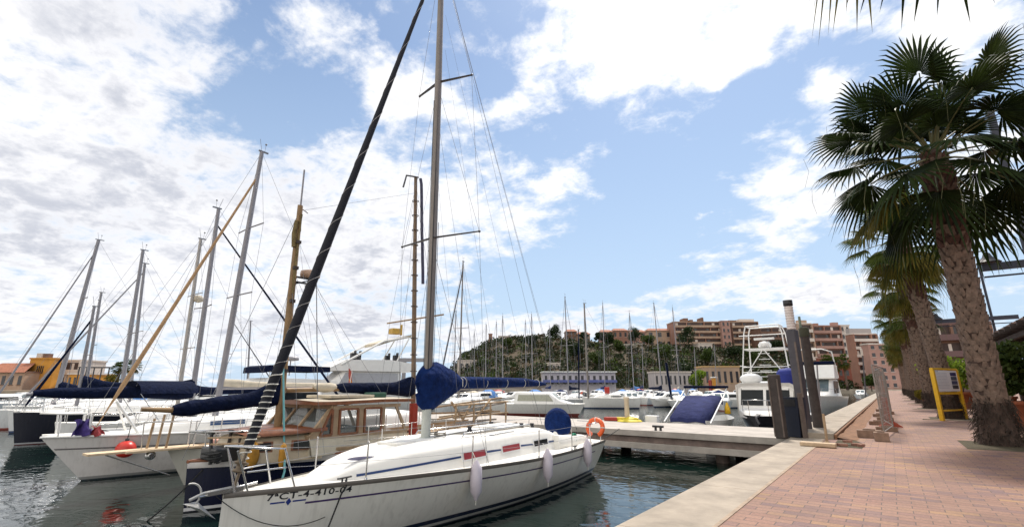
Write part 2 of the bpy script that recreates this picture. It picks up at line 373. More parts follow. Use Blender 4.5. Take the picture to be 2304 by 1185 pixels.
# ============================================================ quay
def paving():
    m = bpy.data.materials.new('brick_paving'); m.use_nodes = True
    n = m.node_tree.nodes; l = m.node_tree.links; p = n['Principled BSDF']; p.inputs['Roughness'].default_value = .75
    tc = n.new('ShaderNodeTexCoord')
    mp = n.new('ShaderNodeMapping'); mp.inputs['Rotation'].default_value = (0, 0, R(0)); l.new(tc.outputs['Object'], mp.inputs[0])
    wn = n.new('ShaderNodeTexNoise'); wn.inputs['Scale'].default_value = 1.1; l.new(tc.outputs['Object'], wn.inputs['Vector'])
    wa = n.new('ShaderNodeMix'); wa.data_type = 'VECTOR'; wa.inputs[0].default_value = .02; l.new(mp.outputs[0], wa.inputs[4]); l.new(wn.outputs['Color'], wa.inputs[5])
    br = n.new('ShaderNodeTexBrick'); l.new(wa.outputs[1], br.inputs['Vector'])
    br.inputs['Scale'].default_value = 1; br.inputs['Brick Width'].default_value = .31; br.inputs['Row Height'].default_value = .155; br.inputs['Mortar Size'].default_value = .006; br.inputs['Mortar Smooth'].default_value = .3; br.inputs['Bias'].default_value = 0
    br.inputs['Color1'].default_value = (0, 0, 0, 1); br.inputs['Color2'].default_value = (1, 1, 1, 1); br.inputs['Mortar'].default_value = (.5, .5, .5, 1)
    rp = n.new('ShaderNodeValToRGB'); l.new(br.outputs['Color'], rp.inputs[0]); e = rp.color_ramp.elements
    e[0].position = 0; e[0].color = (.165, .095, .095, 1); e[1].position = 1; e[1].color = (.36, .20, .085, 1)
    for ps, c in ((.3, (.26, .13, .09, 1)), (.55, (.29, .155, .105, 1)), (.8, (.27, .145, .10, 1))):
        q = e.new(ps); q.color = c
    nz = n.new('ShaderNodeTexNoise'); nz.inputs['Scale'].default_value = .9; nz.inputs['Detail'].default_value = 6; l.new(tc.outputs['Object'], nz.inputs['Vector'])
    mr = n.new('ShaderNodeMapRange'); mr.inputs[1].default_value = .35; mr.inputs[2].default_value = .65; mr.inputs[3].default_value = .0; mr.inputs[4].default_value = .45; l.new(nz.outputs[0], mr.inputs[0])
    mx = n.new('ShaderNodeMix'); mx.data_type = 'RGBA'; l.new(mr.outputs[0], mx.inputs[0]); l.new(rp.outputs[0], mx.inputs[6]); mx.inputs[7].default_value = (.29, .16, .105, 1)
    fn = n.new('ShaderNodeTexNoise'); fn.inputs['Scale'].default_value = 30; fn.inputs['Detail'].default_value = 5; l.new(tc.outputs['Object'], fn.inputs['Vector'])
    fr = n.new('ShaderNodeMapRange'); fr.inputs[1].default_value = .3; fr.inputs[2].default_value = .7; fr.inputs[3].default_value = .8; fr.inputs[4].default_value = 1.18; l.new(fn.outputs[0], fr.inputs[0])
    sc = n.new('ShaderNodeVectorMath'); sc.operation = 'SCALE'; l.new(mx.outputs[2], sc.inputs[0]); l.new(fr.outputs[0], sc.inputs['Scale'])
    st = n.new('ShaderNodeTexNoise'); st.inputs['Scale'].default_value = .35; st.inputs['Detail'].default_value = 9; st.inputs['Roughness'].default_value = .7; l.new(tc.outputs['Object'], st.inputs['Vector'])
    sr = n.new('ShaderNodeMapRange'); sr.inputs[1].default_value = .42; sr.inputs[2].default_value = .68; sr.inputs[3].default_value = .95; sr.inputs[4].default_value = .56; l.new(st.outputs[0], sr.inputs[0])
    s2 = n.new('ShaderNodeVectorMath'); s2.operation = 'SCALE'; l.new(sc.outputs[0], s2.inputs[0]); l.new(sr.outputs[0], s2.inputs['Scale']); sc = s2
    mo = n.new('ShaderNodeMix'); mo.data_type = 'RGBA'; l.new(br.outputs['Fac'], mo.inputs[0]); l.new(sc.outputs[0], mo.inputs[6]); mo.inputs[7].default_value = (.085, .058, .05, 1)
    l.new(mo.outputs[2], p.inputs['Base Color'])
    iv = n.new('ShaderNodeMath'); iv.operation = 'SUBTRACT'; iv.inputs[0].default_value = 1; l.new(br.outputs['Fac'], iv.inputs[1])
    hh = n.new('ShaderNodeMath'); hh.operation = 'MULTIPLY_ADD'; l.new(fn.outputs[0], hh.inputs[0]); hh.inputs[1].default_value = .4; l.new(iv.outputs[0], hh.inputs[2])
    bp = n.new('ShaderNodeBump'); bp.inputs['Strength'].default_value = .6; bp.inputs['Distance'].default_value = .006; l.new(hh.outputs[0], bp.inputs['Height']); l.new(bp.outputs[0], p.inputs['Normal'])
    return m
pavm = paving()
conc = mat('pale_concrete', (.32, .268, .21), .85, var=.28, scale=1.6, bump=.35, bscale=60)
concd = mat('wet_concrete', (.10, .09, .075), .7, var=.4, scale=2)
pierm = mat('pier_concrete', (.40, .36, .32), .85, var=.25, scale=1.2, bump=.3, bscale=40)
pierd = mat('pier_fender_timber', (.20, .15, .13), .8, var=.35, scale=2.5)
earth = mat('bare_earth', (.055, .042, .018), .95, var=.5, scale=9, bump=.8, bscale=30)
rust = mat('exposed_fill', (.20, .10, .05), .9, var=.45, scale=5, bump=.6, bscale=30)
mb = MB(); mb.add([(-1.78, -40, 0), (140, -40, 0), (140, 230, 0), (-1.78, 230, 0)], [(0, 1, 2, 3)])
tag(mb.build('pavement', pavm), kind='structure')
rng = random.Random(4)
mb = MB(); y = -12.
while y < 17.4:                                   # flush coping slabs of the near quay
    q = min(y+2.9, 17.42); mb.box((-2.215, (y+q)/2, -.05), (.87, q-y-.008, .112)); y = q
mb.box((-2.55, 100, -1.2), (.16, 240, 2.1), mi=1)
tag(mb.build('quay_edge', [conc, concd], bevel=.012), kind='structure')
mb = MB(); mb.box((-1.765, 2.2, .003), (.05, 30, .012))
tag(mb.build('quay_joint', mat('joint_strip', (.33, .25, .18), .9, var=.3, scale=5)), kind='structure')
mb = MB(); y = 17.44                              # the far coping stands above the lowered path
while y < 230:
    q = y+3.2; mb.box((-2.1, (y+q)/2, .05), (1.12, q-y-.01, .22)); y = q
mb.box((-1.50, 123, .03), (.07, 211, .20), mi=1)
tag(mb.build('quay_kerb', [conc, rust], bevel=.012), kind='structure')
mb = MB(); rg_ = random.Random(5); ys = [17.5+i*1.1 for i in range(95)]
mb.loft([[Vector((-1.47, y, .03+.05*rg_.random())), Vector((-1.28, y, .012+.03*rg_.random())), Vector((-1.02+.05*rg_.random(), y, .003))] for y in ys], False, False, 0, True)
tag(mb.build('kerb_fill', rust), kind='structure')
mb = MB()
for i, Y in enumerate((18.1, 31.8, 45, 58, 71, 84, 97, 110, 123)):
    mb.add([(1.28, Y-1.25, .004), (3.1, Y-1.25, .004), (3.1, Y+1.25, .004), (1.28, Y+1.25, .004)], [(0, 1, 2, 3)])
tag(mb.build('planting_pits', earth), kind='structure')
mb = MB()
for Y in (30.2, 43.5, 56.4, 69.5, 82.5):
    mb.box((1.9, Y-.06, .02), (1.9, .14, .05))
tag(mb.build('pit_kerbs', conc), kind='structure')
# ============================================================ pier
mb = MB()
mb.box((-26, 19., -.11), (46.6, 4.0, .20))                 # deck slab
mb.box((-26, 19.02, -.32), (46.5, 3.8, .22), mi=1)
mb.box((-26, 19., -.53), (46.6, 3.96, .20))
for i in range(10):
    for yy in (17.8, 20.3): mb.tube([(-4.8-i*4.6, yy, -2), (-4.8-i*4.6, yy, -.6)], .22, 10, 1)
tag(mb.build('pier', [pierm, pierd], bevel=.01), kind='structure')
# ============================================================ the white sloop in front
def sloop_front():
    H = Hull(10.146, 3.149, (1.079, .973, .905), .779, 1.586, .35, (.3, .5), 0, -.35)
    rz = R(5.706)
    root = thing('sailboat', 'white sailing yacht moored nearest the quay, navy furled jib and lettered bow', 'sailboat', (-7.152, 3.102, W), rz)
    hm = bandmat('gelcoat_front', (.80, .765, .69), [(.03, (.02, .03, .05)), (.085, (.66, .64, .58)), (.165, (.012, .022, .055))])
    H.mesh(hm, root, ns=40, nz=14); H.deck(deckm, root, .07, .035, ns=40)
    mb = MB()
    for sd_ in (1, -1):
        H.strip(mb, .0, 10.1, -.02, .05, sd_, .006, 40, thick=.022)
    mb.build('rub_rail', mat('rub_rail_grey', (.16, .14, .12), .5), root)
    mb = MB(); H.strip(mb, 1.0, 9.4, .205, .232, 1, .003, 40); H.strip(mb, 1.0, 9.4, .205, .232, -1, .003, 40)
    mb.build('hull_stripe', mat('stripe_violet', (.07, .04, .13), .4), root)
    mb = MB(); H.strip(mb, .55, .73, .165, .185, 1, .003, 6); H.strip(mb, .83, 1.0, .165, .185, 1, .003, 6)
    pc = [H.pt(.775+.035*a, H.sheer(.077)-.175+.05*b, 1, .005) for a, b in ((-1, 0), (0, -1), (1, 0), (0, 1))]; mb.add(pc, [(0, 1, 2, 3)])
    mb.build('bow_mark', mat('mark_blue', (.02, .04, .22), .4), root)
    vs, fs = textmesh('7\u00aaCT-4-410-04', 1., 1.08)
    x0, x1 = min(v.x for v in vs), max(v.x for v in vs); y1 = max(v.y for v in vs)
    mb = MB(); mb.add([H.pt(.50+1.12*((v.x-x0)/(x1-x0)), H.sheer((.5+1.12*(v.x-x0)/(x1-x0))/H.L)-.135+.085*v.y/y1, 1, .004) for v in vs], fs)
    mb.build('registration_lettering', mat('lettering_black', (.015, .015, .02), .5), root)
    dz = lambda t: H.sheer(t/H.L)-.035+.05
    # coachroof
    prof = [(1.30, 1.06), (1.55, 1.14), (1.9, 1.27), (2.3, 1.345), (2.8, 1.40), (3.4, 1.43), (4.2, 1.455), (5.2, 1.475), (6.2, 1.475), (7.2, 1.45), (7.5, 1.42), (7.75, 1.33), (8.0, 1.15)]
    wf = lambda t: .22+.80*min(1, max(0, (t-1.3)/2.6))**.7
    cab = cabin(root, prof, wf, dz, deckm, 'cabin', .14)
    def side(t, z, off=.006):
        w_ = wf(t); top = [b for a, b in prof]; ts_ = [a for a, b in prof]
        for i in range(len(ts_)-1):
            if ts_[i] <= t <= ts_[i+1]: k = (t-ts_[i])/(ts_[i+1]-ts_[i]); zt = top[i]+k*(top[i+1]-top[i])
        d = dz(t)-.05; h = max(zt-d, .02); v = min(1, (z-d)/(h*.72))
        return Vector((w_-.14*h*v+off, t, z))
    def panel(mb, t0, t1, z0, z1, off=.006, n=8, mi=0):
        mb.loft([[side(t0+(t1-t0)*i/n, z0+0*i, off), side(t0+(t1-t0)*i/n, z1, off)] for i in range(n+1)], False, False, mi, True)
    for t0, t1, a, b in ((1.8, 3.82, 1.095, 1.175), (4.64, 5.16, 1.175, 1.165), (5.98, 6.52, 1.165, 1.14), (7.3, 7.6, 1.13, 1.12)):
        mb = MB(); mb.loft([[side(t0+(t1-t0)*i/10, a+(b-a)*i/10-.018, .007), side(t0+(t1-t0)*i/10, a+(b-a)*i/10+.018, .007)] for i in range(11)], False, False, 0, True)
        mb.build('cabin_stripe', mat('stripe_blue', (.02, .05, .16), .4), cab)
    for i, (t0, t1, zc) in enumerate(((3.88, 4.58, 1.175), (5.22, 5.92, 1.165), (6.58, 7.25, 1.15))):
        mb = MB(); panel(mb, t0-.05, t1+.05, zc-.085, zc+.085, .010)
        fr = mb.build('window', whitep, cab)
        mb = MB(); panel(mb, t0, t1, zc-.058, zc+.058, .016)
        p = mb.build('pane', [mat('red_window_cover', (.30, .03, .04), .45), glassd][i == 2], fr)
        if i == 2: fr['label'] = 'dark uncovered cabin window'
    mb = MB(); mb.add([Vector((.33+.10*math.cos(a)*.7, 2.02+.26*math.cos(a+.4), 1.30+.035*math.sin(a)))+Vector((0, 0, .012)) for a in [2*math.pi*i/20 for i in range(20)]], [tuple(range(20))])
    mb.build('deck_emblem', mat('emblem_violet', (.25, .24, .38), .4), cab)
    # grab rails, hatch, winches, lines on the coachroof
    mb = MB()
    for a in (.62, -.62):
        mb.tube([(a, 4.3, 1.47), (a, 4.35, 1.53), (a, 7.0, 1.545), (a, 7.05, 1.47)], .014, 6)
    for a in (.78,):
        mb.tube([(a, 5.0, 1.40), (a, 5.03, 1.455), (a, 6.0, 1.46), (a, 6.03, 1.40)], .011, 6)
    mb.build('grab_rail', steel, cab)
    for c_, d_ in (((0, 6.7, 1.50), (.85, 1.3, .05)), ((0, 3.1, 1.44), (.5, .5, .05))):
        mb = MB(); mb.box(c_, d_); mb.build('hatch', deckm, cab, bevel=.015)
    for a, t, z in ((.45, 6.9, 1.46), (-.45, 6.9, 1.46), (.55, 7.25, 1.44), (.2, 5.1, 1.49)):
        mb = MB(); mb.lathe([(.055, 0), (.06, .03), (.04, .06), (.055, .11), (.02, .115)], (a, t, z), 12)
        mb.build('winch', blackp, cab)
    rg = random.Random(3); mb = MB()
    for k in range(6):
        mb.tube([(.35*math.cos(1+k*.22)+rg.uniform(-.02, .02), 3.95+.1*k, 1.465) if j == 0 else (.1+.09*k, 4+j*.75+.05*rg.random(), 1.485+.006*rg.random()) for j in range(5)], .009, 5)
    for k in range(3):
        c = Vector((.25-.25*k, 4.05+.05*k, 1.49)); mb.tube([c+Vector((.11*math.cos(q*.8)*(1+.2*rg.random()), .11*math.sin(q*.8), .004*q)) for q in range(18)], .010, 5)
    mb.build('halyards', mat('faded_line', (.22, .20, .17), .9), cab)
    # cockpit coaming, wheel and its cover
    mb = MB()
    for s_ in (1, -1):
        mb.loft([[Vector((s_*a, t, dz(t)-.04)), Vector((s_*a, t, dz(t)+h)), Vector((s_*(a-.22), t, dz(t)+h+.02)), Vector((s_*(a-.30), t, dz(t)-.04))] for t, a, h in ((7.6, 1.12, .30), (8.3, 1.10, .24), (9.2, 1.02, .20), (9.9, .92, .14))], True, True, 0, True)
    mb.box((0, 8.2, .98), (1.5, 1.1, .08)); mb.build('coaming', deckm, root)
    mb = MB(); Mw = Matrix.Rotation(R(90), 3, 'X')
    mb.lathe([(.02, -.22), (.2, -.20), (.36, -.13), (.44, 0), (.36, .13), (.2, .20), (.02, .22)], (.2, 9.4, 1.40), 28, M=Mw)
    wc = mb.build('wheel_cover', bluec, root)
    mb = MB(); mb.lathe([(.12, 0), (.10, .3), (.07, .45)], (.2, 9.3, .9), 12); mb.build('pedestal', whitep, root)
    # green rope coil, cleats
    mb = MB(); c = Vector((1.02, 8.7, 1.2))
    rg = random.Random(8)
    mb.tube([c+Vector((.03*math.sin(i*1.7), .12*math.cos(i*.72)+.02*rg.random(), .12*math.sin(i*.72)-.1)) for i in range(40)], .013, 5)
    mb.build('rope_coil', ropeg, root)
    for t in (1.55, 7.9):
        mb = MB(); p = H.pt(t, H.sheer(t/H.L), 1, -.1); mb.tube([p+Vector((0, -.13, .06)), p+Vector((0, .13, .06))], .014, 6); mb.tube([p+Vector((0, -.04, -.02)), p+Vector((0, -.04, .06))], .014, 6); mb.tube([p+Vector((0, .04, -.02)), p+Vector((0, .04, .06))], .014, 6)
        mb.build('cleat', blackp, root)
    mb = MB()
    mb.tube([(.85, 5.2, dz(5.2)+.01), (.85, 6.4, dz(6.4)+.01)], .02, 6); mb.ball((.85, 4.05, dz(4.05)+.03), .035); mb.ball((.87, 5.3, dz(5.3)+.03), .03)
    mb.build('jib_track', blackp, root)
    # pulpit, pushpit, stanchions, lifelines
    P = lambda t, s_=1, ins=.05, h=0: H.pt(t, H.sheer(t/H.L), s_, -ins)+Vector((0, 0, h-.02))
    mb = MB()
    for s_ in (1, -1):
        mb.tube([P(.85, s_, .04), P(.66, s_, .02, .55), P(.3, s_, -.10, .58), Vector((0, -.06, 1.68))], .015, 7)
        mb.tube([P(.28, s_, .01), P(.05, s_, -.10, .56)], .013, 6)
        mb.tube([P(.7, s_, .02, .30), P(.2, s_, -.06, .28)], .011, 6)
    mb.tube([Vector((.12, .08, 1.1)), Vector((0.05, -.05, 1.66))], .013, 6)
    mb.build('pulpit', steel, root)
    mb = MB()
    for s_ in (1, -1):
        mb.tube([P(9.0, s_, .06), P(8.9, s_, .06, .55), P(9.9, s_, .05, .55), Vector((s_*.5, 10.1, 1.45))], .014, 7)
        mb.tube([P(9.85, s_, .06), P(9.9, s_, .05, .55)], .014, 6)
    mb.build('pushpit', steel, root)
    for s_ in (1, -1):
        for t in (1.85, 3.87, 5.87, 7.6):
            mb = MB(); mb.tube([P(t, s_, .07), P(t, s_, .06, .58)], .0125, 7); mb.lathe([(.03, 0), (.025, .05), (.015, .06)], P(t, s_, .07, 0), 8); mb.ball(P(t, s_, .06, .58), .016, 6, 5)
            mb.build('stanchion', steel, root)
    mb = MB()
    for s_ in (1, -1):
        for h in (.56, .3):
            pts = [P(.66, s_, .02, h)]+[P(t, s_, .06, h) for t in (1.85, 3.87, 5.87, 7.6, 8.9)]
            for a, b in zip(pts, pts[1:]): mb.tube(sag(a, b, .012, 4), .0035, 4)
    mb.build('lifeline', wire, root)
    # anchor on the bow roller
    mb = MB(); mb.beam((0.02, .25, 1.13), (.0, -.22, 1.12), .09, .05); mb.tube([(0, .45, 1.16), (0, -.30, 1.10)], .018, 7); mb.build('bow_roller', steel, root)
    mb = MB()
    Wm = Vector
    tip = Wm((.02, -.06, .80))
    mb.add([(-.02, -.47, 1.05), (-.16, -.34, .99), tip, (.13, -.34, .99), (-.02, -.30, 1.05)], [(0, 1, 2), (0, 2, 3), (4, 2, 1), (4, 3, 2), (0, 4, 1), (0, 3, 4)])
    mb.tube([(0, .1, 1.15), (-.0, -.25, 1.135), (-.02, -.40, 1.08)], .02, 7)
    mb.torus((-.02, -.40, 1.14), .13, .012, 16, 6, Matrix.Rotation(R(80), 3, 'Y') @ Matrix.Rotation(R(0), 3, 'Z'), 0, R(-10), R(190))
    mb.build('anchor', mat('galvanised', (.42, .41, .39), .5, .4), root)
    # mast, spreaders, jib, boom
    mz = 13.2
    mb = MB(); mb.tube([(0, 3.9, 1.43), (0, 3.88, 5), (0, 3.82, 9.5), (0, 3.75, mz)], [.092, .092, .088, .07], 14, sq=(.78, 1.12))
    mast = mb.build('mast', alu, root)
    mb = MB(); mb.tube([(0, 3.9, 1.42), (0, 3.9, 2.0)], .098, 14, sq=(.8, 1.13)); mb.lathe([(.19, 0), (.17, .03), (.11, .05)], (0, 3.9, 1.42), 16)
    mb.build('mast_foot', mat('mast_foot_paint', (.46, .48, .44), .5), mast)
    mb = MB(); mb.tube([(.055, 3.83, 2.2), (.05, 3.78, 9.5)], .012, 5); mb.tube([(-.03, 3.79, 2.0), (-.03, 3.73, 9)], .008, 4); mb.tube([(.07, 3.98, 1.9), (.07, 3.95, 6)], .008, 4)
    mb.build('halyard', blackp, mast)
    for z, hw, tb in ((5.62, 1.12, .22), (9.55, .82, .22)):
        mb = MB()
        for s_ in (1, -1): mb.tube([(0, 3.84, z), (s_*hw, 3.84+tb, z+.02)], [.032, .022], 7, sq=(1.4, .6)); mb.ball((s_*hw, 3.84+tb, z+.02), .03, 8, 6)
        mb.build('spreader', mat('spreader_dark', (.07, .065, .07), .45, .3), mast)
    bow = Vector((0, .14, 1.26)); top = Vector((0, 3.62, 13.0))
    ax = lambda k: bow.lerp(top, k)
    mb = MB(); mb.tube([ax(.03+.95*i/24) for i in range(25)], [.045+.043*math.sin(min(1, (i+2)/8)*1.57)-.055*(i/24) for i in range(25)], 12)
    jib = mb.build('furled_jib', blackc, root)
    # white lashing wound round the furled sail, tight at the foot and open higher up
    mb = MB(); dirv = (top-bow).normalized(); u = Vector((1, 0, 0)); v_ = dirv.cross(u); pts = []; ph = 0; k = .02
    while k < .95:
        r_ = .045+.043*math.sin(min(1, (24*(k-.03)/.95+2)/8)*1.57)-.055*k; r_ = max(r_, .03)+.004
        pts.append(ax(k)+u*(r_*math.cos(ph))+v_*(r_*math.sin(ph)))
        pitch = .085+1.6*max(0, (k-.10))**.7
        ph += .5; k += .5/6.283*pitch/ (top-bow).length
    cut = next(i for i, p in enumerate(pts) if p.z > 2.75)
    mb.tube(pts[:cut+1], .010, 4); mb.build('lashing', ropew, jib)
    mb = MB(); mb.tube(pts[cut:], .0055, 4); mb.build('lashing', mat('grey_line', (.35, .34, .33), .8), jib)
    mb = MB(); mb.lathe([(.05, 0), (.09, .01), (.09, .03), (.05, .05), (.05, .1), (.09, .12), (.09, .14), (.04, .15)], ax(.005), 16, M=Vector((0, 0, 1)).rotation_difference(dirv).to_matrix())
    mb.tube([bow-Vector((0, .03, .2)), ax(.06)], .02, 6)
    mb.build('furler_drum', mat('furler_bronze', (.16, .12, .08), .5, .3), jib)
    mb = MB(); mb.tube([(0, 4.0, 2.42), (0, 9.0, 2.46)], .055, 10, sq=(.8, 1.2)); boom = mb.build('boom', alu, root)
    mb = MB(); rings = []; rg = random.Random(11)
    for t, zc, hz, hw in ((3.62, 2.43, .14, .06), (3.70, 2.42, .36, .13), (3.85, 2.44, .46, .19), (4.05, 2.47, .47, .21), (4.3, 2.49, .40, .20), (4.55, 2.51, .29, .17), (4.8, 2.52, .18, .13), (4.95, 2.525, .125, .105), (5.1, 2.53, .125, .11), (5.9, 2.535, .135, .115), (6.9, 2.54, .13, .11), (7.9, 2.54, .115, .095), (8.6, 2.525, .085, .075), (9.02, 2.50, .045, .05)):
        big = t < 4.9
        rings.append([Vector((hw*math.cos(a)*(1+.07*math.sin(5*a+t*3))+rg.uniform(-.008, .008), t+(.06*math.sin(3*a+t) if big else 0), zc+hz*math.sin(a)*(1+.05*math.sin(4*a+t*5))+rg.uniform(-.01, .01))) for a in [2*math.pi*i/18 for i in range(18)]])
    mb.loft(rings, True, True); sc = mb.build('sail_cover', bluec, boom)
    mb = MB()
    for t in (5.05, 5.9, 6.8, 7.7, 8.5): mb.torus((0, t, 2.53), .125-.012*max(0, t-7), .006, 16, 4, Matrix.Rotation(R(90), 3, 'X'))
    mb.tube([(.12, 4.92, 2.44), (.13, 4.9, 2.6), (0, 4.9, 2.68)], .008, 4); mb.build('sail_tie', ropew, sc)
    # standing rigging
    mb = MB(); mt = Vector((0, 3.74, mz))
    for s_ in (1, -1):
        ch = P(4.35, s_, .18)
        a = Vector((s_*1.12, 4.06, 5.64)); b = Vector((s_*.82, 4.05, 9.57))
        for q, r_ in ((ch, a), (a, b), (b, mt)): mb.tube([q, r_], .0045, 4)
        mb.tube([ch+Vector((0, .08, 0)), Vector((0, 3.85, 5.5))], .004, 4); mb.tube([a, Vector((0, 3.82, 9.4))], .004, 4)
        mb.tube([ch-Vector((0, .7, 0)), Vector((s_*.03, 3.83, 7.5))], .003, 4)
        mb.tube([Vector((s_*.6, 10.0, 1.0)), Vector((s_*.02, 9.4, 3.2)), mt], .004, 4)
    mb.tube([Vector((.05, 8.9, 2.5)), mt+Vector((.02, .1, 0))], .004, 4); mb.tube([Vector((.1, 6.4, 2.4)), Vector((.06, 3.95, 10.5))], .003, 4)
    mb.tube([Vector((.6, 7.7, 1.0)), Vector((.05, 3.92, 11.5))], .003, 4); mb.tube([Vector((.02, 8.2, 2.4)), Vector((.3, 8.5, 1.0))], .007, 4)
    mb.tube([ch+Vector((2.2, .3, 0)), Vector((.05, 3.9, 8.2))], .003, 4)
    mb.build('rigging', wire, root)
    # things carried on the boat
    Mx = Matrix.Rotation(rz, 4, 'Z'); base = Vector((-7.152, 3.102, W)); wp = lambda p: base+(Mx @ Vector(p))
    for i, (t, lab) in enumerate(((3.86, 'long white fender hanging under the first red window of the front yacht'), (6.02, 'long white fender hanging below the dark cabin window of the front yacht'), (8.3, 'long white fender hanging near the stern of the front yacht, below the green rope'))):
        p = H.pt(t, .80, 1, .13); f = thing('fender', lab, 'fender', wp((p.x, p.y, .80)), rz, 'fenders along the side of the front yacht')
        mb = MB(); mb.lathe([(.025, -.34), (.045, -.30), (.06, -.27), (.105, -.20), (.112, 0), (.105, .20), (.06, .27), (.045, .30), (.02, .34)], (0, 0, 0), 16)
        mb.build('body', fenderm, f)
        q = P(t, 1, .06, .3); mb = MB(); mb.tube([(0, 0, .33), Vector((q.x-p.x, 0, q.z-.80))], .007, 5); mb.tube([(0, 0, -.33), (0, 0, -.42)], .01, 5); mb.build('lanyard', ropew, f)
    q = wp((1.12, 10.0, 1.28)); lb = thing('lifebuoy', 'orange horseshoe lifebuoy on the stern rail of the front yacht', 'lifebuoy', q, rz)
    Mb = Matrix.Rotation(R(75), 3, 'X'); mb = MB(); mb.torus((0, 0, 0), .23, .065, 26, 10, Mb, 0, R(-60), R(240)); mb.build('ring', orange, lb)
    mb = MB()
    for a in (R(0), R(90), R(180)): mb.torus(Mb @ Vector((.23*math.cos(a), .23*math.sin(a), 0)), .068, .014, 10, 5, Mb @ Matrix.Rotation(a, 3, 'Z') @ Matrix.Rotation(R(90), 3, 'X'))
    mb.tube([(-.2, 0, -.28), (-.22, 0, .2)], .03, 6); mb.build('strap', ropew, lb)
    # mooring lines
    def line(lab, pts, r=.011, m=ropeb, cat='rope'): 
        mb = MB(); mb.tube(pts, r, 6); return tag(mb.build('mooring_line', m), lab, cat)
    c = wp(H.pt(1.55, 1.07, 1, -.08)); qd = G(690, 1185, -.75)
    line('dark mooring line running from the bow cleat of the front yacht down to the water', [c, wp(H.pt(1.5, 1.0, 1, .04))]+sag(wp(H.pt(1.45, .9, 1, .05)), wp(H.pt(1.45, .9, 1, .05))+Vector((.75, -1.35, -1.75)), .03, 6), .012)
    line('thin dark line hanging in a bight across the lettered bow of the front yacht', sag(wp((.02, -.1, 1.08)), wp(H.pt(1.25, .62, 1, .12)), .22, 14), .006)
    line('dark stern line from the front yacht up to the pier edge', sag(wp((.5, 10.1, .8)), Vector((-8.1, 17.0, .0)), .12), .012)
    line('slack dark stern line hanging from the lifebuoy corner of the front yacht', sag(wp((1.0, 10.1, .8)), Vector((-9.9, 17.0, -.05)), .5), .012)
    # teal rope hanging over the far bow
    return root
sloop_front()
# ============================================================ the row of boats whose bows point at the quay corner
clear = bpy.data.materials.new('window_glass'); clear.use_nodes = True
_p = clear.node_tree.nodes['Principled BSDF']; _p.inputs['Base Color'].default_value = (.10, .12, .12, 1); _p.inputs['Roughness'].default_value = .04; _p.inputs['Alpha'].default_value = .72; _p.inputs['Specular IOR Level'].default_value = .5
def rails(parent, H, ts, h=.55, sides=(1, -1), r=.012, ins=.06, name='guard_rail', m=None, r2=.005):
    P = lambda t, s_, hh: H.pt(t, H.sheer(t/H.L), s_, -ins)+Vector((0, 0, hh-.02))
    for s_ in sides:
        mb = MB()
        for t in ts: mb.tube([P(t, s_, 0), P(t, s_, h)], r, 6)
        for hh in (h, h*.5):
            for a, b in zip(ts, ts[1:]): mb.tube([P(a, s_, hh), P(b, s_, hh)], r2, 4)
        mb.build(name, m or steel, parent)
def bowrail(parent, H, h=.6, t=.9, r=.015, m=None, name='pulpit', out=.12):
    P = lambda t, s_, hh, i=.05: H.pt(t, H.sheer(t/H.L), s_, -i)+Vector((0, 0, hh-.02))
    mb = MB(); zt = H.sheer(0)+h
    mb.tube([P(t, 1, 0), P(t*.95, 1, h), P(t*.35, 1, h, -.05), Vector((0, -out, zt)), P(t*.35, -1, h, -.05), P(t*.95, -1, h), P(t, -1, 0)], r, 7)
    for s_ in (1, -1): mb.tube([P(t*.35, s_, 0, .0), P(t*.3, s_, h, -.05)], r*.9, 6)
    mb.build(name, m or steel, parent)
def sailcover(parent, p0, p1, r0, r1, m, rise=0., name='sail_cover', seed=1, n=9):
    rg = random.Random(seed); p0 = Vector(p0); p1 = Vector(p1); d = (p1-p0).normalized(); u = d.cross(Vector((0, 0, 1))).normalized(); rings = []
    for i in range(n+1):
        k = i/n; r = (r0+(r1-r0)*k)*(1 if 0 < i < n else .6); up = rise*max(0, 1-k*3.2)**1.6
        c = p0.lerp(p1, k)
        rings.append([c+u*(math.cos(a)*r*.8*(1+rg.uniform(-.09, .09)))+Vector((0, 0, math.sin(a)*(r*(1+rg.uniform(-.09, .09))+(up if math.sin(a) > 0 else up*.25)))) for a in [2*math.pi*j/12 for j in range(12)]])
    mb = MB(); mb.loft(rings, True, True); return mb.build(name, m, parent)
def mast_part(parent, foot, top, r, m, spread=(), sw=.9, n=10, head=True, aft=1):
    foot = Vector(foot); top = Vector(top)
    mb = MB(); mb.tube([foot, foot.lerp(top, .5), top], [r, r, r*.75], n, sq=(.8, 1.1)); o = mb.build('mast', m, parent)
    for k in spread:
        c = foot.lerp(top, k); mb = MB(); mb.tube([c+Vector((-sw, .08*aft, .02)), c, c+Vector((sw, .08*aft, .02))], r*.28, 6); mb.build('spreader', m, o)
    if head:
        mb = MB(); mb.box(top+Vector((0, .06*aft, .03)), (.06, r*4, .05)); mb.tube([top, top+Vector((0, -.12*aft, .5))], .008, 4); mb.tube([top+Vector((0, .1, 0)), top+Vector((.0, .12, .35))], .006, 4); mb.ball(top+Vector((0, .12, .36)), .04, 6, 5)
        mb.build('masthead', wire, o)
    return o
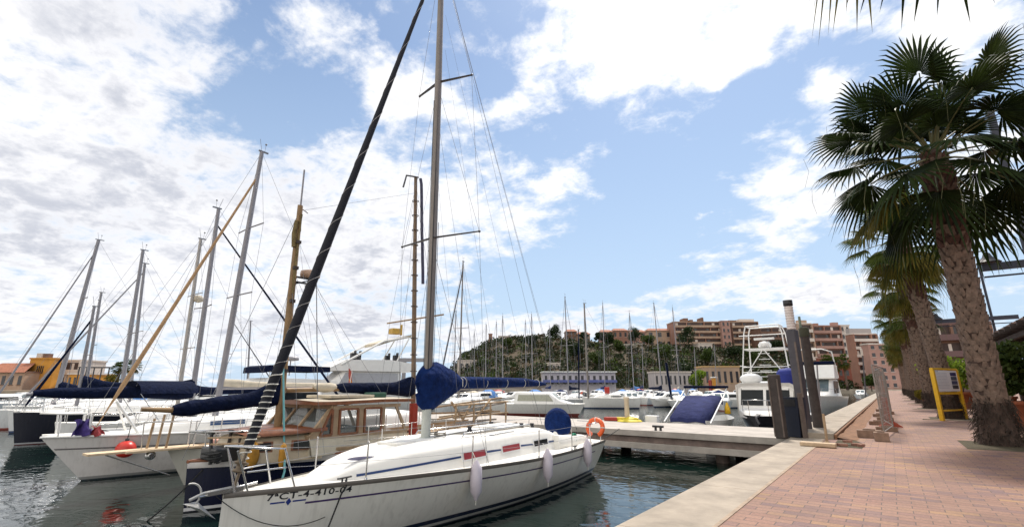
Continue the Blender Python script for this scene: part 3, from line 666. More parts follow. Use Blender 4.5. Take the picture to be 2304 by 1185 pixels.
def stays(parent, foot, top, bow, stern, hb, r=.006, spread=(), sw=.9):
    foot = Vector(foot); top = Vector(top); mb = MB()
    if bow is not None: mb.tube([bow, top], r, 4)
    if stern is not None: mb.tube([top, stern], r, 4)
    for s_ in (1, -1):
        q = Vector((s_*hb, foot.y+.25, 1.0)); pp = [q]
        for k in spread: pp.append(foot.lerp(top, k)+Vector((s_*sw, .08, .02)))
        pp.append(top)
        for a, b in zip(pp, pp[1:]): mb.tube([a, b], r, 4)
        mb.tube([q+Vector((0, .1, 0)), foot.lerp(top, .5)], r, 4)
    mb.build('rigging', wire, parent)

# ------------------------------------------------------------ blue-hulled wooden ketch with a wheelhouse
def ketch():
    H = Hull(9.6, 3.2, (.93, .93, 1.1), .7, 2.1, .4, (.25, .35), .1, -.3)
    root = thing('motor_sailer', 'dark blue hulled wooden motor sailer with a varnished wheelhouse and two masts', 'sailboat', (-11.6, 4.25, W))
    H.mesh(bandmat('hull_navy', (.005, .007, .030), [(.025, (.02, .02, .03)), (.085, (.75, .74, .74))], .22), root, ns=32)
    H.deck(mat('laid_deck', (.36, .25, .15), .7, var=.25, scale=5), root, .05, .06)
    for s_ in (1, -1):
        mb = MB(); H.strip(mb, 0, 9.5, -.02, .095, s_, .006, thick=.012); mb.build('sheer_band', mat('band_white', (.68, .64, .62), .45, var=.1), root)
        mb = MB(); H.rail(mb, 0, 9.5, .035, .035, s_, .02); mb.build('cap_rail', teak, root)
        mb = MB(); H.strip(mb, 1.6, 9.4, -.17, -.05, s_, -.07, thick=.03); mb.build('bulwark', oldwood, root)
    # trunk cabin
    tr = cabin(root, [(.75, 1.12), (.82, 1.40), (1.4, 1.44), (2.3, 1.47)], lambda t: min(1.15, .72+.35*(t-.75)), lambda t: .93, mat('trunk_cream', (.46, .38, .27), .5, var=.15), 'trunk_cabin', .05)
    mb = MB(); mb.loft([[Vector((a*w_, t, z+dz_)) for a, dz_ in ((-1, -.02), (-1, .05), (0, .08), (1, .05), (1, -.02))] for t, w_, z in ((.7, .76, 1.42), (1.5, 1.06, 1.45), (2.35, 1.2, 1.49))], False, False); mb.build('trunk_roof', teak, tr)
    for t0, t1 in ((1.0, 1.28), (1.62, 2.02)):
        f_ = lambda t: min(1.15, .72+.35*(t-.75))-.02
        mb = MB(); mb.add([(f_(t0)+.008, t0, 1.09), (f_(t1)+.008, t1, 1.09), (f_(t1), t1, 1.31), (f_(t0), t0, 1.31)], [(0, 1, 2, 3)]); fr = mb.build('window', teak, tr)
        mb = MB(); mb.add([(f_(t0+.04)+.02, t0+.04, 1.12), (f_(t1-.04)+.02, t1-.04, 1.12), (f_(t1-.04)+.012, t1-.04, 1.285), (f_(t0+.04)+.012, t0+.04, 1.285)], [(0, 1, 2, 3)]); mb.build('pane', glassd, fr)
    # wheelhouse
    wh = thing('wheelhouse', None, None, (0, 0, 0)); wh.parent = root
    bm_ = lambda mb, p, q, a=.07, b=.07, mi=0: mb.beam(p, q, a, b, mi)
    xs = lambda z: 1.16-.05*(z-.95)
    mb = MB()
    for s_ in (1, -1):
        mb.add([(s_*xs(.93), 2.05, .93), (s_*xs(.93), 4.75, .98), (s_*xs(1.3), 4.75, 1.30), (s_*xs(1.3), 1.95, 1.33)], [(0, 1, 2, 3)])
        mb.add([(s_*(xs(.93)-.04), 2.05, .93), (s_*(xs(.93)-.04), 4.75, .98), (s_*(xs(1.3)-.04), 4.75, 1.30), (s_*(xs(1.3)-.04), 1.95, 1.33)], [(0, 1, 2, 3)])
    mb.add([(-xs(1), 2.0, .93), (xs(1), 2.0, .93), (xs(1.3), 1.95, 1.36), (-xs(1.3), 1.95, 1.36)], [(0, 1, 2, 3)])
    mb.build('lower_panel', cream, wh)
    mb = MB()
    ft = lambda z: 1.95+.55*(z-1.33)/.67   # raked windscreen
    for a in (-1.1, -.38, .38, 1.1): bm_(mb, (a, ft(1.33), 1.33), (a*.98, ft(2.0), 2.0), .075, .06)
    bm_(mb, (-1.13, ft(1.33), 1.35), (1.13, ft(1.33), 1.35), .06, .09); bm_(mb, (-1.1, ft(1.98), 1.97), (1.1, ft(1.98), 1.97), .06, .08)
    mb.build('windscreen_frame', oldwood, wh)
    mb = MB(); mb.add([(-1.1, ft(1.36)+.01, 1.36), (1.1, ft(1.36)+.01, 1.36), (1.08, ft(1.96)+.01, 1.96), (-1.08, ft(1.96)+.01, 1.96)], [(0, 1, 2, 3)]); mb.build('windscreen', clear, wh)
    wins = ((2.18, 2.52, .25), (2.66, 3.22, 0), (3.36, 3.92, 0))
    for s_ in (1, -1):
        mb = MB()
        cols = [(1.98, 2.16, .5), (2.52, 2.66, 0), (3.22, 3.36, 0), (3.92, 4.02, 0)]
        for a, b, lean in cols:
            mb.add([(s_*xs(1.3), a, 1.31), (s_*xs(1.3), b, 1.31), (s_*xs(2), b+lean*.8, 2.0), (s_*xs(2), a+lean, 2.0)], [(0, 1, 2, 3)])
            mb.add([(s_*(xs(1.3)-.05), a, 1.31), (s_*(xs(1.3)-.05), b, 1.31), (s_*(xs(2)-.05), b+lean*.8, 2.0), (s_*(xs(2)-.05), a+lean, 2.0)], [(0, 1, 2, 3)])
            mb.add([(s_*xs(1.3), b, 1.31), (s_*(xs(1.3)-.05), b, 1.31), (s_*(xs(2)-.05), b+lean*.8, 2.0), (s_*xs(2), b+lean*.8, 2.0)], [(0, 1, 2, 3)])
        bm_(mb, (s_*xs(1.3), 1.97, 1.33), (s_*xs(1.3), 4.75, 1.30), .05, .06); bm_(mb, (s_*xs(1.97), 2.5, 1.96), (s_*xs(1.97), 4.5, 1.97), .05, .08)
        bm_(mb, (s_*xs(1.3), 4.72, 1.28), (s_*xs(1.97), 4.35, 1.98), .05, .07)
        mb.build('side_frame', mat('frame_cream', (.33, .235, .145), .5, var=.2), wh)
        for t0, t1, lean in wins:
            mb = MB(); q = [(t0+.03, 1.36), (t1-.03, 1.36), (t1-.03, 1.92), (t0+.03+lean, 1.92)]
            for (a, b), (c, d) in zip(q, q[1:]+q[:1]): bm_(mb, (s_*(xs(b)+.006), a, b), (s_*(xs(d)+.006), c, d), .05, .05)
            fr = mb.build('window', teak, wh); mb = MB(); mb.add([(s_*(xs(b)-.01), a, b) for a, b in q], [(0, 1, 2, 3)]); mb.build('pane', clear, fr)
    mb = MB(); mb.box((0, 3.9, 1.15), (2.1, .06, .55)); mb.box((.5, 2.9, 1.2), (.5, .5, .5)); mb.box((-.6, 3.6, 1.2), (.5, .8, .45)); mb.build('interior', darkwood, wh)
    mb = MB(); mb.loft([[Vector((a*w_, t, z+dz_)) for a, dz_ in ((-1, 0), (-1, .07), (0, .10), (1, .07), (1, 0))] for t, w_, z in ((2.1, 1.06, 2.03), (2.5, 1.22, 2.03), (3.9, 1.24, 2.06), (4.95, 1.2, 2.05))], True, True, 0, False)
    rf = mb.build('roof', teak, wh)
    mb = MB(); mb.loft([[Vector((a*w_, t, z+dz_)) for a, dz_ in ((-1, .075), (0, .115), (1, .075))] for t, w_, z in ((2.1, 1.02, 2.03), (2.5, 1.17, 2.03), (3.9, 1.18, 2.06), (4.9, 1.15, 2.05))], False, False); mb.build('roof_canvas', beigec, rf)
    mb = MB(); mb.box((.1, 3.35, 2.20), (1.1, 1.3, .07)); mb.build('roof_hatch', beigec, rf, bevel=.01)
    mb = MB(); mb.box((.35, 4.25, 2.22), (.35, .5, .14)); mb.build('roof_box', mat('green_canvas', (.03, .09, .06), .8), rf, bevel=.03)
    # foredeck gear
    mb = MB(); mb.box((.15, .55, 1.08), (.75, .5, .26)); mb.build('deck_locker', blackp, root, bevel=.03)
    for a, t, ln, m_ in ((.30, .32, .16, blackp), (-.05, .75, -.1, darkwood), (.42, .8, .02, darkwood)):
        mb = MB(); mb.tube([(a, t, .9), (a-ln, t, 1.5)], .035, 8); mb.box((a-ln, t, 1.5), (.16, .06, .06)); mb.build('bitt', m_, root)
    for (a, t, z), dim, rz_ in (((.95, .85, 1.0), (.08, .32, .55), .5), ((1.20, 1.35, .95), (.06, .22, .4), .2)):
        mb = MB(); mb.ball((a, t, z+.08), (.06, dim[1]/2*.8, .26), 12, 8, 0, .1, random.Random(int(t*10))); mb.build('oilskin_bundle', mat('ochre_canvas', (.40, .19, .02), .8, var=.25, bump=.4), root)
    bowrail(root, H, .62, 1.2, .017, None, 'bow_rail', .05)
    rails(root, H, (1.2, 2.2, 3.4, 4.6, 5.8), .62, (1, -1), .014, .05)
    mb = MB(); mb.beam((.3, .2, 1.42), (.95, .95, 1.43), .05, .03); mb.beam((.35, .25, 1.30), (1.0, 1.0, 1.31), .04, .03); mb.build('rail_board', oldwood, root)
    mb = MB(); rg = random.Random(2)
    for k in range(4): mb.tube([(.2+.12*math.cos(q*.7)*(1+.1*rg.random())+.1*k, .3+.12*math.sin(q*.7), .96+.01*q) for q in range(20)], .02, 5)
    mb.build('rope_coil', ropeb, root)
    # masts
    m1 = mast_part(root, (0, 1.80, 1.4), (0, 1.72, 7.05), .085, spar, (), .7, 12, False)
    mb = MB(); mb.tube([(.02, 1.72, 7.0), (.03, 1.7, 8.05)], .022, 6); mb.tube([(0, 1.72, 7.0), (0, 1.95, 6.9)], .015, 5); mb.build('whip_aerial', alu2, m1)
    mb = MB(); mb.box((0, 2.02, 5.15), (.06, .55, .04)); mb.box((0, 2.02, 5.02), (.06, .50, .04)); mb.beam((0, 1.78, 4.95), (0, 2.28, 5.15), .05, .03); rb = mb.build('radar_bracket', blackp, m1)
    mb = MB(); mb.lathe([(.05, 0), (.24, .02), (.25, .1), (.24, .17), (.1, .21), (.02, .215)], (0, 2.2, 5.18), 20); mb.build('radome', mat('radome_tan', (.42, .28, .2), .5), rb)
    mb = MB(); rg = random.Random(5)
    mb.tube([(.07+.03*rg.random(), 1.72+.02*rg.random(), 4.7+.11*i) for i in range(20)], .03, 5); mb.tube([(.03, 1.66, 5.9), (.02, 1.63, 6.25), (.03, 1.66, 6.6)], .06, 6); mb.build('furled_pennant', mat('dull_cloth', (.16, .12, .05), .9, var=.4, scale=9), m1)
    for k in (.25, .4, .55, .7, .82):
        p = Vector((0, 1.8, 1.4)).lerp(Vector((0, 1.72, 7.05)), k); mb = MB(); mb.box(p+Vector((.08, 0, 0)), (.1, .12, .08)); mb.build('mast_cleat', darkwood, m1)
    sc = sailcover(root, (0, 1.72, 2.22), (0, -.42, 1.98), .17, .15, navyc, .42, 'staysail_cover', 4, 12)
    mb = MB(); mb.tube([(0, -.35, 1.98), (0, -.95, 2.02)], [.06, .04], 8); mb.build('boom_end', spar, sc)
    mb = MB(); mb.tube([(0, 1.9, 2.36), (0, 5.9, 2.42)], .06, 8); bo = mb.build('main_boom', spar, root)
    sailcover(bo, (0, 5.9, 2.36), (0, 3.25, 2.42), .2, .13, navyc, .28, 'main_cover', 9, 12)
    sailcover(bo, (0, 3.24, 2.42), (0, 2.6, 2.42), .12, .11, beigec, 0, 'cover_end', 3, 4)
    m2 = mast_part(root, (0, 5.98, 1.0), (0, 5.55, 9.25), .072, mat('brown_spar', (.17, .115, .07), .6, var=.3, scale=5), (), .9, 12, False)
    mb = MB(); mb.tube([(0, 5.98, 1.0), (0, 5.95, 1.95)], .13, 12); mb.build('mast_boot', redw, m2)
    mb = MB(); mb.tube([(.06, 5.62, 9.25), (-.05, 5.2, 9.2), (-.06, 5.1, 8.75)], .03, 6); mb.build('gaff_iron', darkgrey, m2)
    mb = MB(); rg = random.Random(6); mb.tube([(.12, 5.66, 9.2)]+[(.14+.02*rg.random(), 5.68+.035*i, 9.0-.42*i) for i in range(9)], .05, 6); mb.build('furled_sail', mat('faded_navy_sail', (.05, .05, .09), .85, var=.4), m2)
    for k in range(14):
        z = 1.9+k*.5; mb = MB(); mb.torus((0, 5.98-.052*(z-1), z), .1, .014, 14, 5); mb.build('mast_hoop', darkwood, m2)
    mb = MB(); mb.tube([(-1.2, 5.7, 4.45), (0, 5.8, 4.5), (1.2, 5.9, 4.55)], .025, 6); mb.build('spreader', spar, m2)
    mb = MB()
    for s_ in (1, -1):
        for a, b in (((s_*1.4, 2.2, 1), (0, 1.73, 6.4)), ((s_*1.4, 1.6, 1), (0, 1.73, 5.0)), ((s_*1.35, 6.4, 1.1), (0, 5.6, 8.6)), ((s_*1.35, 5.6, 1.1), (s_*1.2, 5.8, 4.5)), ((s_*1.2, 5.8, 4.5), (0, 5.6, 8.9)), ((s_*.9, 3.6, 1.3), (0, 1.73, 5.3)), ((s_*.5, 4.4, 2.2), (0, 2.3, 5.1))): mb.tube([a, b], .0045, 4)
    mb.tube([(0, -.1, 1.0), (0, 1.72, 6.9)], .006, 4); mb.tube([(0, 1.72, 6.9), (0, 5.6, 8.7)], .004, 4); mb.tube([(.25, 2.6, 2.15), (.2, 2.28, 5.05)], .012, 5)
    mb.build('rigging', wire, root)
    # clutter of spars and rails on the after deck
    rg = random.Random(21)
    for k in range(9):
        z = 1.12+.085*k; x = rg.uniform(.4, 1.3); mb = MB(); mb.beam((x, 6.3+rg.uniform(-.2, .3), z+rg.uniform(-.05, .05)), (x-rg.uniform(-.1, .5), 9.2+rg.uniform(-.6, .5), z+rg.uniform(-.12, .3)), .07, .05); mb.build('spare_plank', [oldwood, beigec, oldwood, mat('grey_plank', (.3, .27, .24), .8, var=.3)][k % 4], root)
    for t in (6.5, 7.3, 8.1, 8.9):
        mb = MB(); mb.tube([(1.25, t, 1.0), (1.25, t, 1.95)], .03, 7); mb.build('rail_post', oldwood, root)
    for a in ((1.25, 6.5, 1.1, 7.3, 1.95), (1.2, 7.3, 1.05, 6.45, 2.0), (1.2, 6.9, 1.1, 8.3, 2.05)):
        mb = MB(); mb.beam((a[0], a[1], a[2]), (a[0]-.1, a[3], a[4]), .05, .05); mb.build('gallows_brace', oldwood, root)
    for z in (1.55, 1.9): mb = MB(); mb.tube([(1.25, 6.4, z), (1.25, 9.0, z+.05)], .03, 7); mb.build('deck_rail', oldwood, root)
    # teal mooring rope hanging down by the windscreen
    mb = MB(); mb.tube(sag((.05, 1.70, 3.2), (1.35, 1.35, .75), .02)+[Vector((1.5, 1.2, .45)), Vector((1.62, 1.05, .3))], .022, 6); mb.build('hanging_rope', ropet, root)
    return root
ketch()
# white anchor-line of the ketch and one shared chain
def rope_thing(lab, pts, r=.012, m=None):
    mb = MB(); mb.tube(pts, r, 6); return tag(mb.build('mooring_line', m or ropeb), lab, 'rope')
rope_thing('dark mooring line from the bow of the dark blue ketch down into the water', sag((-11.45, 4.5, -.15), G(330, 1172, W), .05), .014)

# ------------------------------------------------------------ white cabin boat with a plank bowsprit
def plank_boat():
    H = Hull(9.2, 3.1, (.96, .93, 1.0), .75, 1.7, .4, (.32, .45), .75, -.2)
    root = thing('cabin_yacht', 'white cabin yacht with a wooden plank bowsprit beside the dark blue ketch', 'sailboat', (-14.3, 4.75, W))
    H.mesh(bandmat('hull_greywhite', (.58, .57, .51), [(.03, (.03, .03, .04)), (.08, (.2, .2, .19))]), root); H.deck(deckm, root, .06, .03)
    for s_ in (1, -1): mb = MB(); H.rail(mb, 0, 9, .01, .03, s_, 0); mb.build('toe_rail', oldwood, root)
    mb = MB(); mb.box((-.05, -.45, .985), (.42, 2.2, .045)); mb.box((.28, -.1, .985), (.10, 1.6, .045)); sp_ = mb.build('plank_bowsprit', mat('pale_plank', (.60, .46, .30), .7, var=.25, scale=5), root)
    mb = MB(); mb.lathe([(.05, -.1), (.1, -.06), (.1, .06), (.05, .1)], (.05, -.35, .86), 14, M=Matrix.Rotation(R(90), 3, 'Y')); mb.build('anchor_roller', steel, sp_)
    mb = MB(); mb.tube([(0, .15, .35), (0, -1.2, .95)], .015, 5); mb.build('bobstay', steel, root)
    for a in (.2, .05, -.1): mb = MB(); mb.tube([(a, -.3+a, 1.0), (a+.03, -.25+a, 1.75+a*.6)], .028, 7); mb.build('bitt', oldwood, root)
    cb = cabin(root, [(1.7, 1.0), (1.9, 1.25), (2.6, 1.50), (4., 1.60), (6.6, 1.66), (7.2, 1.6), (7.5, 1.1)], lambda t: min(1.15, .6+.35*(t-1.7)), lambda t: .95, white, 'cabin', .12)
    for t in (3.2, 4.2, 5.3):
        mb = MB(); mb.add([(1.07 if t > 3.5 else 1.03, t, 1.2), (1.07, t+.55, 1.2), (1.03, t+.55, 1.34), (1.0, t, 1.34)], [(0, 1, 2, 3)]); mb.build('window', glassd, cb)
    rails(root, H, (.5, 1.4, 2.6, 4.0, 5.4, 6.8), .68, (1, -1), .014, .05)
    mb = MB(); mb.tube([(.4, .5, 1.6), (.1, -.6, 1.62), (-.4, .5, 1.6)], .013, 6); mb.tube([(.1, -.6, 1.62), (.05, -.55, 1.0)], .013, 6); mb.build('pulpit', steel, root)
    mb = MB(); mb.box((.55, .95, 1.06), (.4, .35, .2)); mb.build('cloth_bundle', mat('pink_cloth', (.55, .30, .24), .9), root, bevel=.04)
    mb = MB(); mb.tube([(.9, 2.4, 1.75), (.5, 4.4, 1.3)], .012, 5); mb.build('boat_hook', ropeb, root)
plank_boat()

# ------------------------------------------------------------ white flush sloop with the tan furled sail
def tan_sloop():
    H = Hull(10.4, 3.3, (1.17, 1.13, 1.18), .75, 1.75, .4, (.25, .55), 1.35, -.2)
    root = thing('sailboat', 'white sloop with a tan furled jib, tall grey mast and white bow rail', 'sailboat', (-17.6, 2.95, W))
    H.mesh(bandmat('hull_softwhite', (.74, .71, .68), [(.03, (.03, .04, .05)), (.10, (.3, .3, .29))]), root); H.deck(deckm, root, .1, .02)
    for s_ in (1, -1):
        mb = MB(); H.strip(mb, .05, 10.2, .30, .335, s_, .006, thick=.012); mb.build('rub_rail', mat('rub_grey', (.14, .13, .13), .6), root)
        mb = MB(); H.rail(mb, 0, 10.2, .0, .03, s_, .0); mb.build('toe_rail', white, root)
    cb = cabin(root, [(1.9, 1.2), (2.3, 1.36), (3.2, 1.47), (5, 1.56), (7.4, 1.6), (7.8, 1.2)], lambda t: min(1.05, .5+.3*(t-1.9)), lambda t: 1.15, white, 'cabin', .1)
    for t in (3.6, 5.0): mb = MB(); mb.add([(1.0, t, 1.3), (1.05, t+1.0, 1.3), (1.02, t+1.0, 1.44), (.97, t, 1.42)], [(0, 1, 2, 3)]); mb.build('window', mat('blue_glass', (.02, .05, .13), .1), cb)
    bowrail(root, H, .6, .9, .024, white, 'pulpit', .1)
    rails(root, H, (.9, 2.2, 3.6, 5.0, 6.4, 7.8), .55, (1, -1), .013, .05)
    mb = MB(); mb.tube([(.55, 1.95, 1.15), (.35, 1.35, 2.05)], .035, 7); mb.tube([(-.6, 1.95, 1.15), (.35, 1.35, 2.05)], .03, 7); mb.build('gantry_pole', white, root)
    mast_part(root, (0, 4.1, 1.5), (0, 4.38, 11.05), .088, alu2, (.42, .68), .95)
    mb = MB(); a = Vector((0, 1.05, 1.25)); b = Vector((0, 4.3, 9.9)); mb.tube([a.lerp(b, i/14) for i in range(15)], [.012, .02]+[.062-.0022*i for i in range(13)], 10); fj = mb.build('furled_jib', mat('tan_sail', (.40, .25, .13), .85, var=.2, scale=6), root)
    stays(root, (0, 4.1, 1.5), (0, 4.38, 11.05), (0, .8, 1.2), (0, 10.2, 1.2), 1.3, .0055, (.42, .68), .95)
    mb = MB(); mb.tube([(0, 4.15, 2.4), (0, 8.4, 2.45)], .06, 8); bo = mb.build('boom', alu2, root); sailcover(bo, (0, 4.2, 2.5), (0, 8.4, 2.5), .11, .08, beigec, .12, seed=3)
    # bundle of washing / cloth on the bow
    t = thing('folded_awning', 'purple and red cloth bundle lashed at the bow of the white sloop', 'cloth', (-17.35, 3.75, W+1.18))
    rg = random.Random(9)
    def drape(nm, m_, x0, y0, w_, zt, zb, sw, ph):
        mb = MB(); rings = []
        for i in range(13):
            k = i/12; row = []
            for q in range(11):
                u_ = q/10; z = zt+(zb-zt)*u_
                row.append(Vector((x0+.10*math.sin(k*9+ph+u_*2)*(.4+u_)+sw*u_+rg.uniform(-.015, .015), y0+w_*k+.05*math.sin(u_*5+k*4), z+.03*math.sin(k*11+ph))))
            rings.append(row)
        mb.loft(rings, False, False); mb.build(nm, m_, t)
    drape('purple_cloth', mat('purple_cloth', (.05, .03, .16), .9, var=.4, bump=.6), 0, -.25, .38, .40, .0, .14, 0)
    drape('red_cloth', mat('red_cloth', (.30, .04, .045), .9, var=.4, bump=.6), .08, .10, .28, .22, -.02, .10, 1.5)
    f = thing('ball_fender', 'round red ball fender hanging at the bow of the white sloop', 'fender', (*(Vector((-17.6, 2.95, W))+H.pt(1.55, 1.0, 1, .24)).xy, W+.80))
    mb = MB(); mb.ball((0, 0, 0), (.24, .24, .22), 18, 12); mb.build('ball', redp, f); mb = MB(); mb.lathe([(.05, .2), (.05, .27), (.02, .28)], (0, 0, 0), 10); mb.tube([(0, 0, .26), (-.1, .05, .6)], .012, 5); mb.build('eye', blackp, f)
tan_sloop()
# ============================================================ further boats of the row, X measured along the pier
def yacht(label, loc, rz=0, L=10, B=3.2, f=(1.1, .95, .95), hull=None, mast=None, mm=None, r=.08, spread=(.45,), jib=None, jibm=None, cover=None, coverr=(.15, .1), coverb=(.2, 3.6), ch=.45, cabm=None, dodger=None, group=None, wires=True, headless=False, wr=.006, canopy=None):
    """a cruising yacht; mast = (t, height, rake)"""
    H = Hull(L, B, f, .78, 1.7, .35, (.3, .5), .35, -.2)
    root = thing('sailboat', label, 'sailboat', loc, rz, group)
    H.mesh(hull or HW, root, ns=16, nz=7); H.deck(deckm, root, .06, .03, ns=16)
    t0, t1 = L*.2, L*.72
    z = H.sheer(.5)
    cb = cabin(root, [(t0, z), (t0+.5, z+ch*.6), (t0+1.6, z+ch), (t1-.3, z+ch+.08), (t1, z)], lambda t: min(B*.31, B*.14+.22*(t-t0)), lambda t: z-.03, cabm or white, 'cabin', .1)
    for k in range(3):
        t = t0+1.5+k*(t1-t0-1.9)/3; x = min(B*.31, B*.14+.22*(t-t0))-.05
        for s_ in (1, -1):
            mb = MB(); mb.add([(s_*(x+.03), t, z+.12), (s_*(x+.06), t+.7, z+.12), (s_*(x+.03), t+.7, z+.26), (s_*x, t, z+.26)], [(0, 1, 2, 3)]); mb.build('window', glassd, cb)
    bowrail(root, H, .58, .9, .014)
    rails(root, H, [L*k for k in (.1, .3, .5, .7, .88)], .58, (1, -1), .011, .05)
    if mast:
        t, h, rk = mast
        mast_part(root, (0, t, z+ch*.8), (0, t+rk, h), r, mm or alu2, spread, .85, 8, not headless)
        if wires: stays(root, (0, t, z+ch*.8), (0, t+rk, h), (0, .15, f[0]), (0, L-.1, f[2]), B*.42, wr, spread, .85)
        if jib:
            a = Vector((0, .3, f[0]+.15)); b = Vector((0, t+rk*.9, h*jib)); mb = MB(); mb.tube([a.lerp(b, i/10) for i in range(11)], [.02]+[.06-.003*i for i in range(10)], 8); mb.build('furled_jib', jibm or beigec, root)
        zb = z+ch+.75
        mb = MB(); mb.tube([(0, t+.1, zb), (0, t+coverb[1]+.15, zb+.05)], .05, 7); bo = mb.build('boom', mm or alu2, root)
        sailcover(bo, (0, t+.02, zb+.08), (0, t+coverb[1], zb+.08), coverr[0], coverr[1], cover or navyc, .35, seed=int(abs(loc[0])*10) % 97)
    if dodger is not None:
        mb = MB(); rings = []
        for t, hh in ((t1-.9, .25), (t1-.6, .75), (t1+.2, .85), (t1+.3, .7)):
            rings.append([Vector((B*.34*math.cos(a), t, z+ch*.6+hh*math.sin(a)**.6 if math.sin(a) > 0 else z+ch*.6)) for a in [math.pi*i/10 for i in range(11)]])
        mb.loft(rings, False, False); mb.build('spray_hood', dodger, root)
    if canopy is not None:
        mb = MB(); rings = [[Vector((B*.36*math.cos(a), t, z+1.25+.45*math.sin(a))) for a in [math.pi*i/10 for i in range(11)]] for t in (L-2.1, L-1.2, L-.3)]; mb.loft(rings, False, False); bi = mb.build('bimini', canopy, root)
        mb = MB()
        for t in (L-2.1, L-.3):
            for s_ in (1, -1): mb.tube([(s_*B*.36, t, z+1.25), (s_*B*.37, L-1.2, z)], .015, 5)
        mb.build('bimini_frame', steel, bi)
    return root
HW = bandmat('hull_white_a', (.82, .81, .78), [(.03, (.03, .04, .06)), (.12, (.05, .08, .18))])
HB = bandmat('hull_dark', (.010, .011, .022), [(.03, (.10, .03, .03)), (.09, (.4, .4, .4))], .2)
HW2 = bandmat('hull_white_b', (.78, .78, .76), [(.03, (.20, .04, .03)), (.10, (.4, .1, .08))])
def mt(X, y0, base, top):
    a = atX(*base, X); b = atX(*top, X); return (a.y-y0, b.z-W, b.y-a.y)
# stern-to yacht with the navy cover running towards us
y0 = 13.4
a = atX(440, 850, -21.9); b = atX(492, 470, -21.9)
yacht('yacht moored stern out, navy boom cover and navy bimini, dark furled jib', (-21.9, 15.3, W), R(180), 9.8, 3.3, mast=(15.3-a.y, b.z-W, a.y-b.y), mm=alu2, r=.09, spread=(.5,), jib=.93, jibm=navyc, cover=navyc, coverr=(.26, .15), coverb=(.2, 4.6), canopy=navyc, hull=HW)
yacht('dark hulled yacht at the left with a short mast and dark furled jib', (-30.2, 4.0, W), 0, 9.5, 3.2, (1.38, 1.2, 1.1), HB, mt(-30.2, 4.0, (192, 820), (212, 690)), alu2, .07, (.5,), .9, navyc, navyc, (.2, .12), cabm=white)
yacht('white yacht with the taller grey mast of the pair near the left palms', (-34, 4.6, W), 0, 10.5, 3.3, (1.2, 1., 1.), HW2, mt(-34, 4.6, (281, 845), (322, 563)), alu2, .10, (.45,), None, None, beigec, (.18, .12))
yacht('white yacht with the slimmer, shorter grey mast of the pair near the left palms', (-38, 4.8, W), 0, 10, 3.2, (1.2, 1., 1.), HW, mt(-38, 4.8, (302, 845), (326, 593)), alu2, .09, (.5,), .95, alu2, beigec)
yacht('white yacht at the far left edge with a rolled pale jib sloping out of view', (-41.5, 4.2, W), 0, 11, 3.4, (1.15, 1., 1.), HW2, mt(-41.5, 4.2, (140, 820), (222, 540)), alu2, .12, (.33, .62), .93, alu2, navyc, (.25, .15))
yacht('grey masted yacht with a round radar dome halfway up its mast', (-25.6, 4.6, W), 0, 9, 3.0, (1.1, .95, .95), HW, mt(-25.6, 4.6, (409, 855), (452, 538)), mat('mast_bronze', (.36, .33, .30), .45, .3), .085, (.35, .66), None, None, navyc, (.2, .12))
a = atX(438, 672, -25.6)
mb = MB(); mb.lathe([(.05, -.16), (.2, -.1), (.22, .05), (.15, .16), (.02, .2)], (0, 0, 0), 14); q = mb.build('radar_dome', beigec); q.parent = [o for o in bpy.data.objects if o.get('label', '').startswith('grey masted yacht')][0]; q.location = (0, a.y-4.6+.15, a.z-W)
yacht('small yacht left of the palms with twin slim masts behind it', (-50, 6.0, W), 0, 9, 3, HW and (1.1, 1., 1.), HW, mt(-50, 6., (203, 830), (228, 658)), alu2, .10, (.5,), None, None, lbluec)
yacht('pale yacht with a thin mast seen between the grey mast and the dark furled jib', (-46, 20+4, W), 0, 9, 3, (1.1, 1., 1.), HW2, mt(-46, 24, (500, 850), (527, 700)), alu2, .10, (.5,), .9, darkgrey, beigec)
yacht('far yacht whose short grey mast stands above the blue flybridge', (-62, 30, W), 0, 9, 3, (1.1, 1., 1.), HW2, mt(-62, 30, (561, 845), (564, 722)), alu2, .10, (.5,), None, None, beigec)

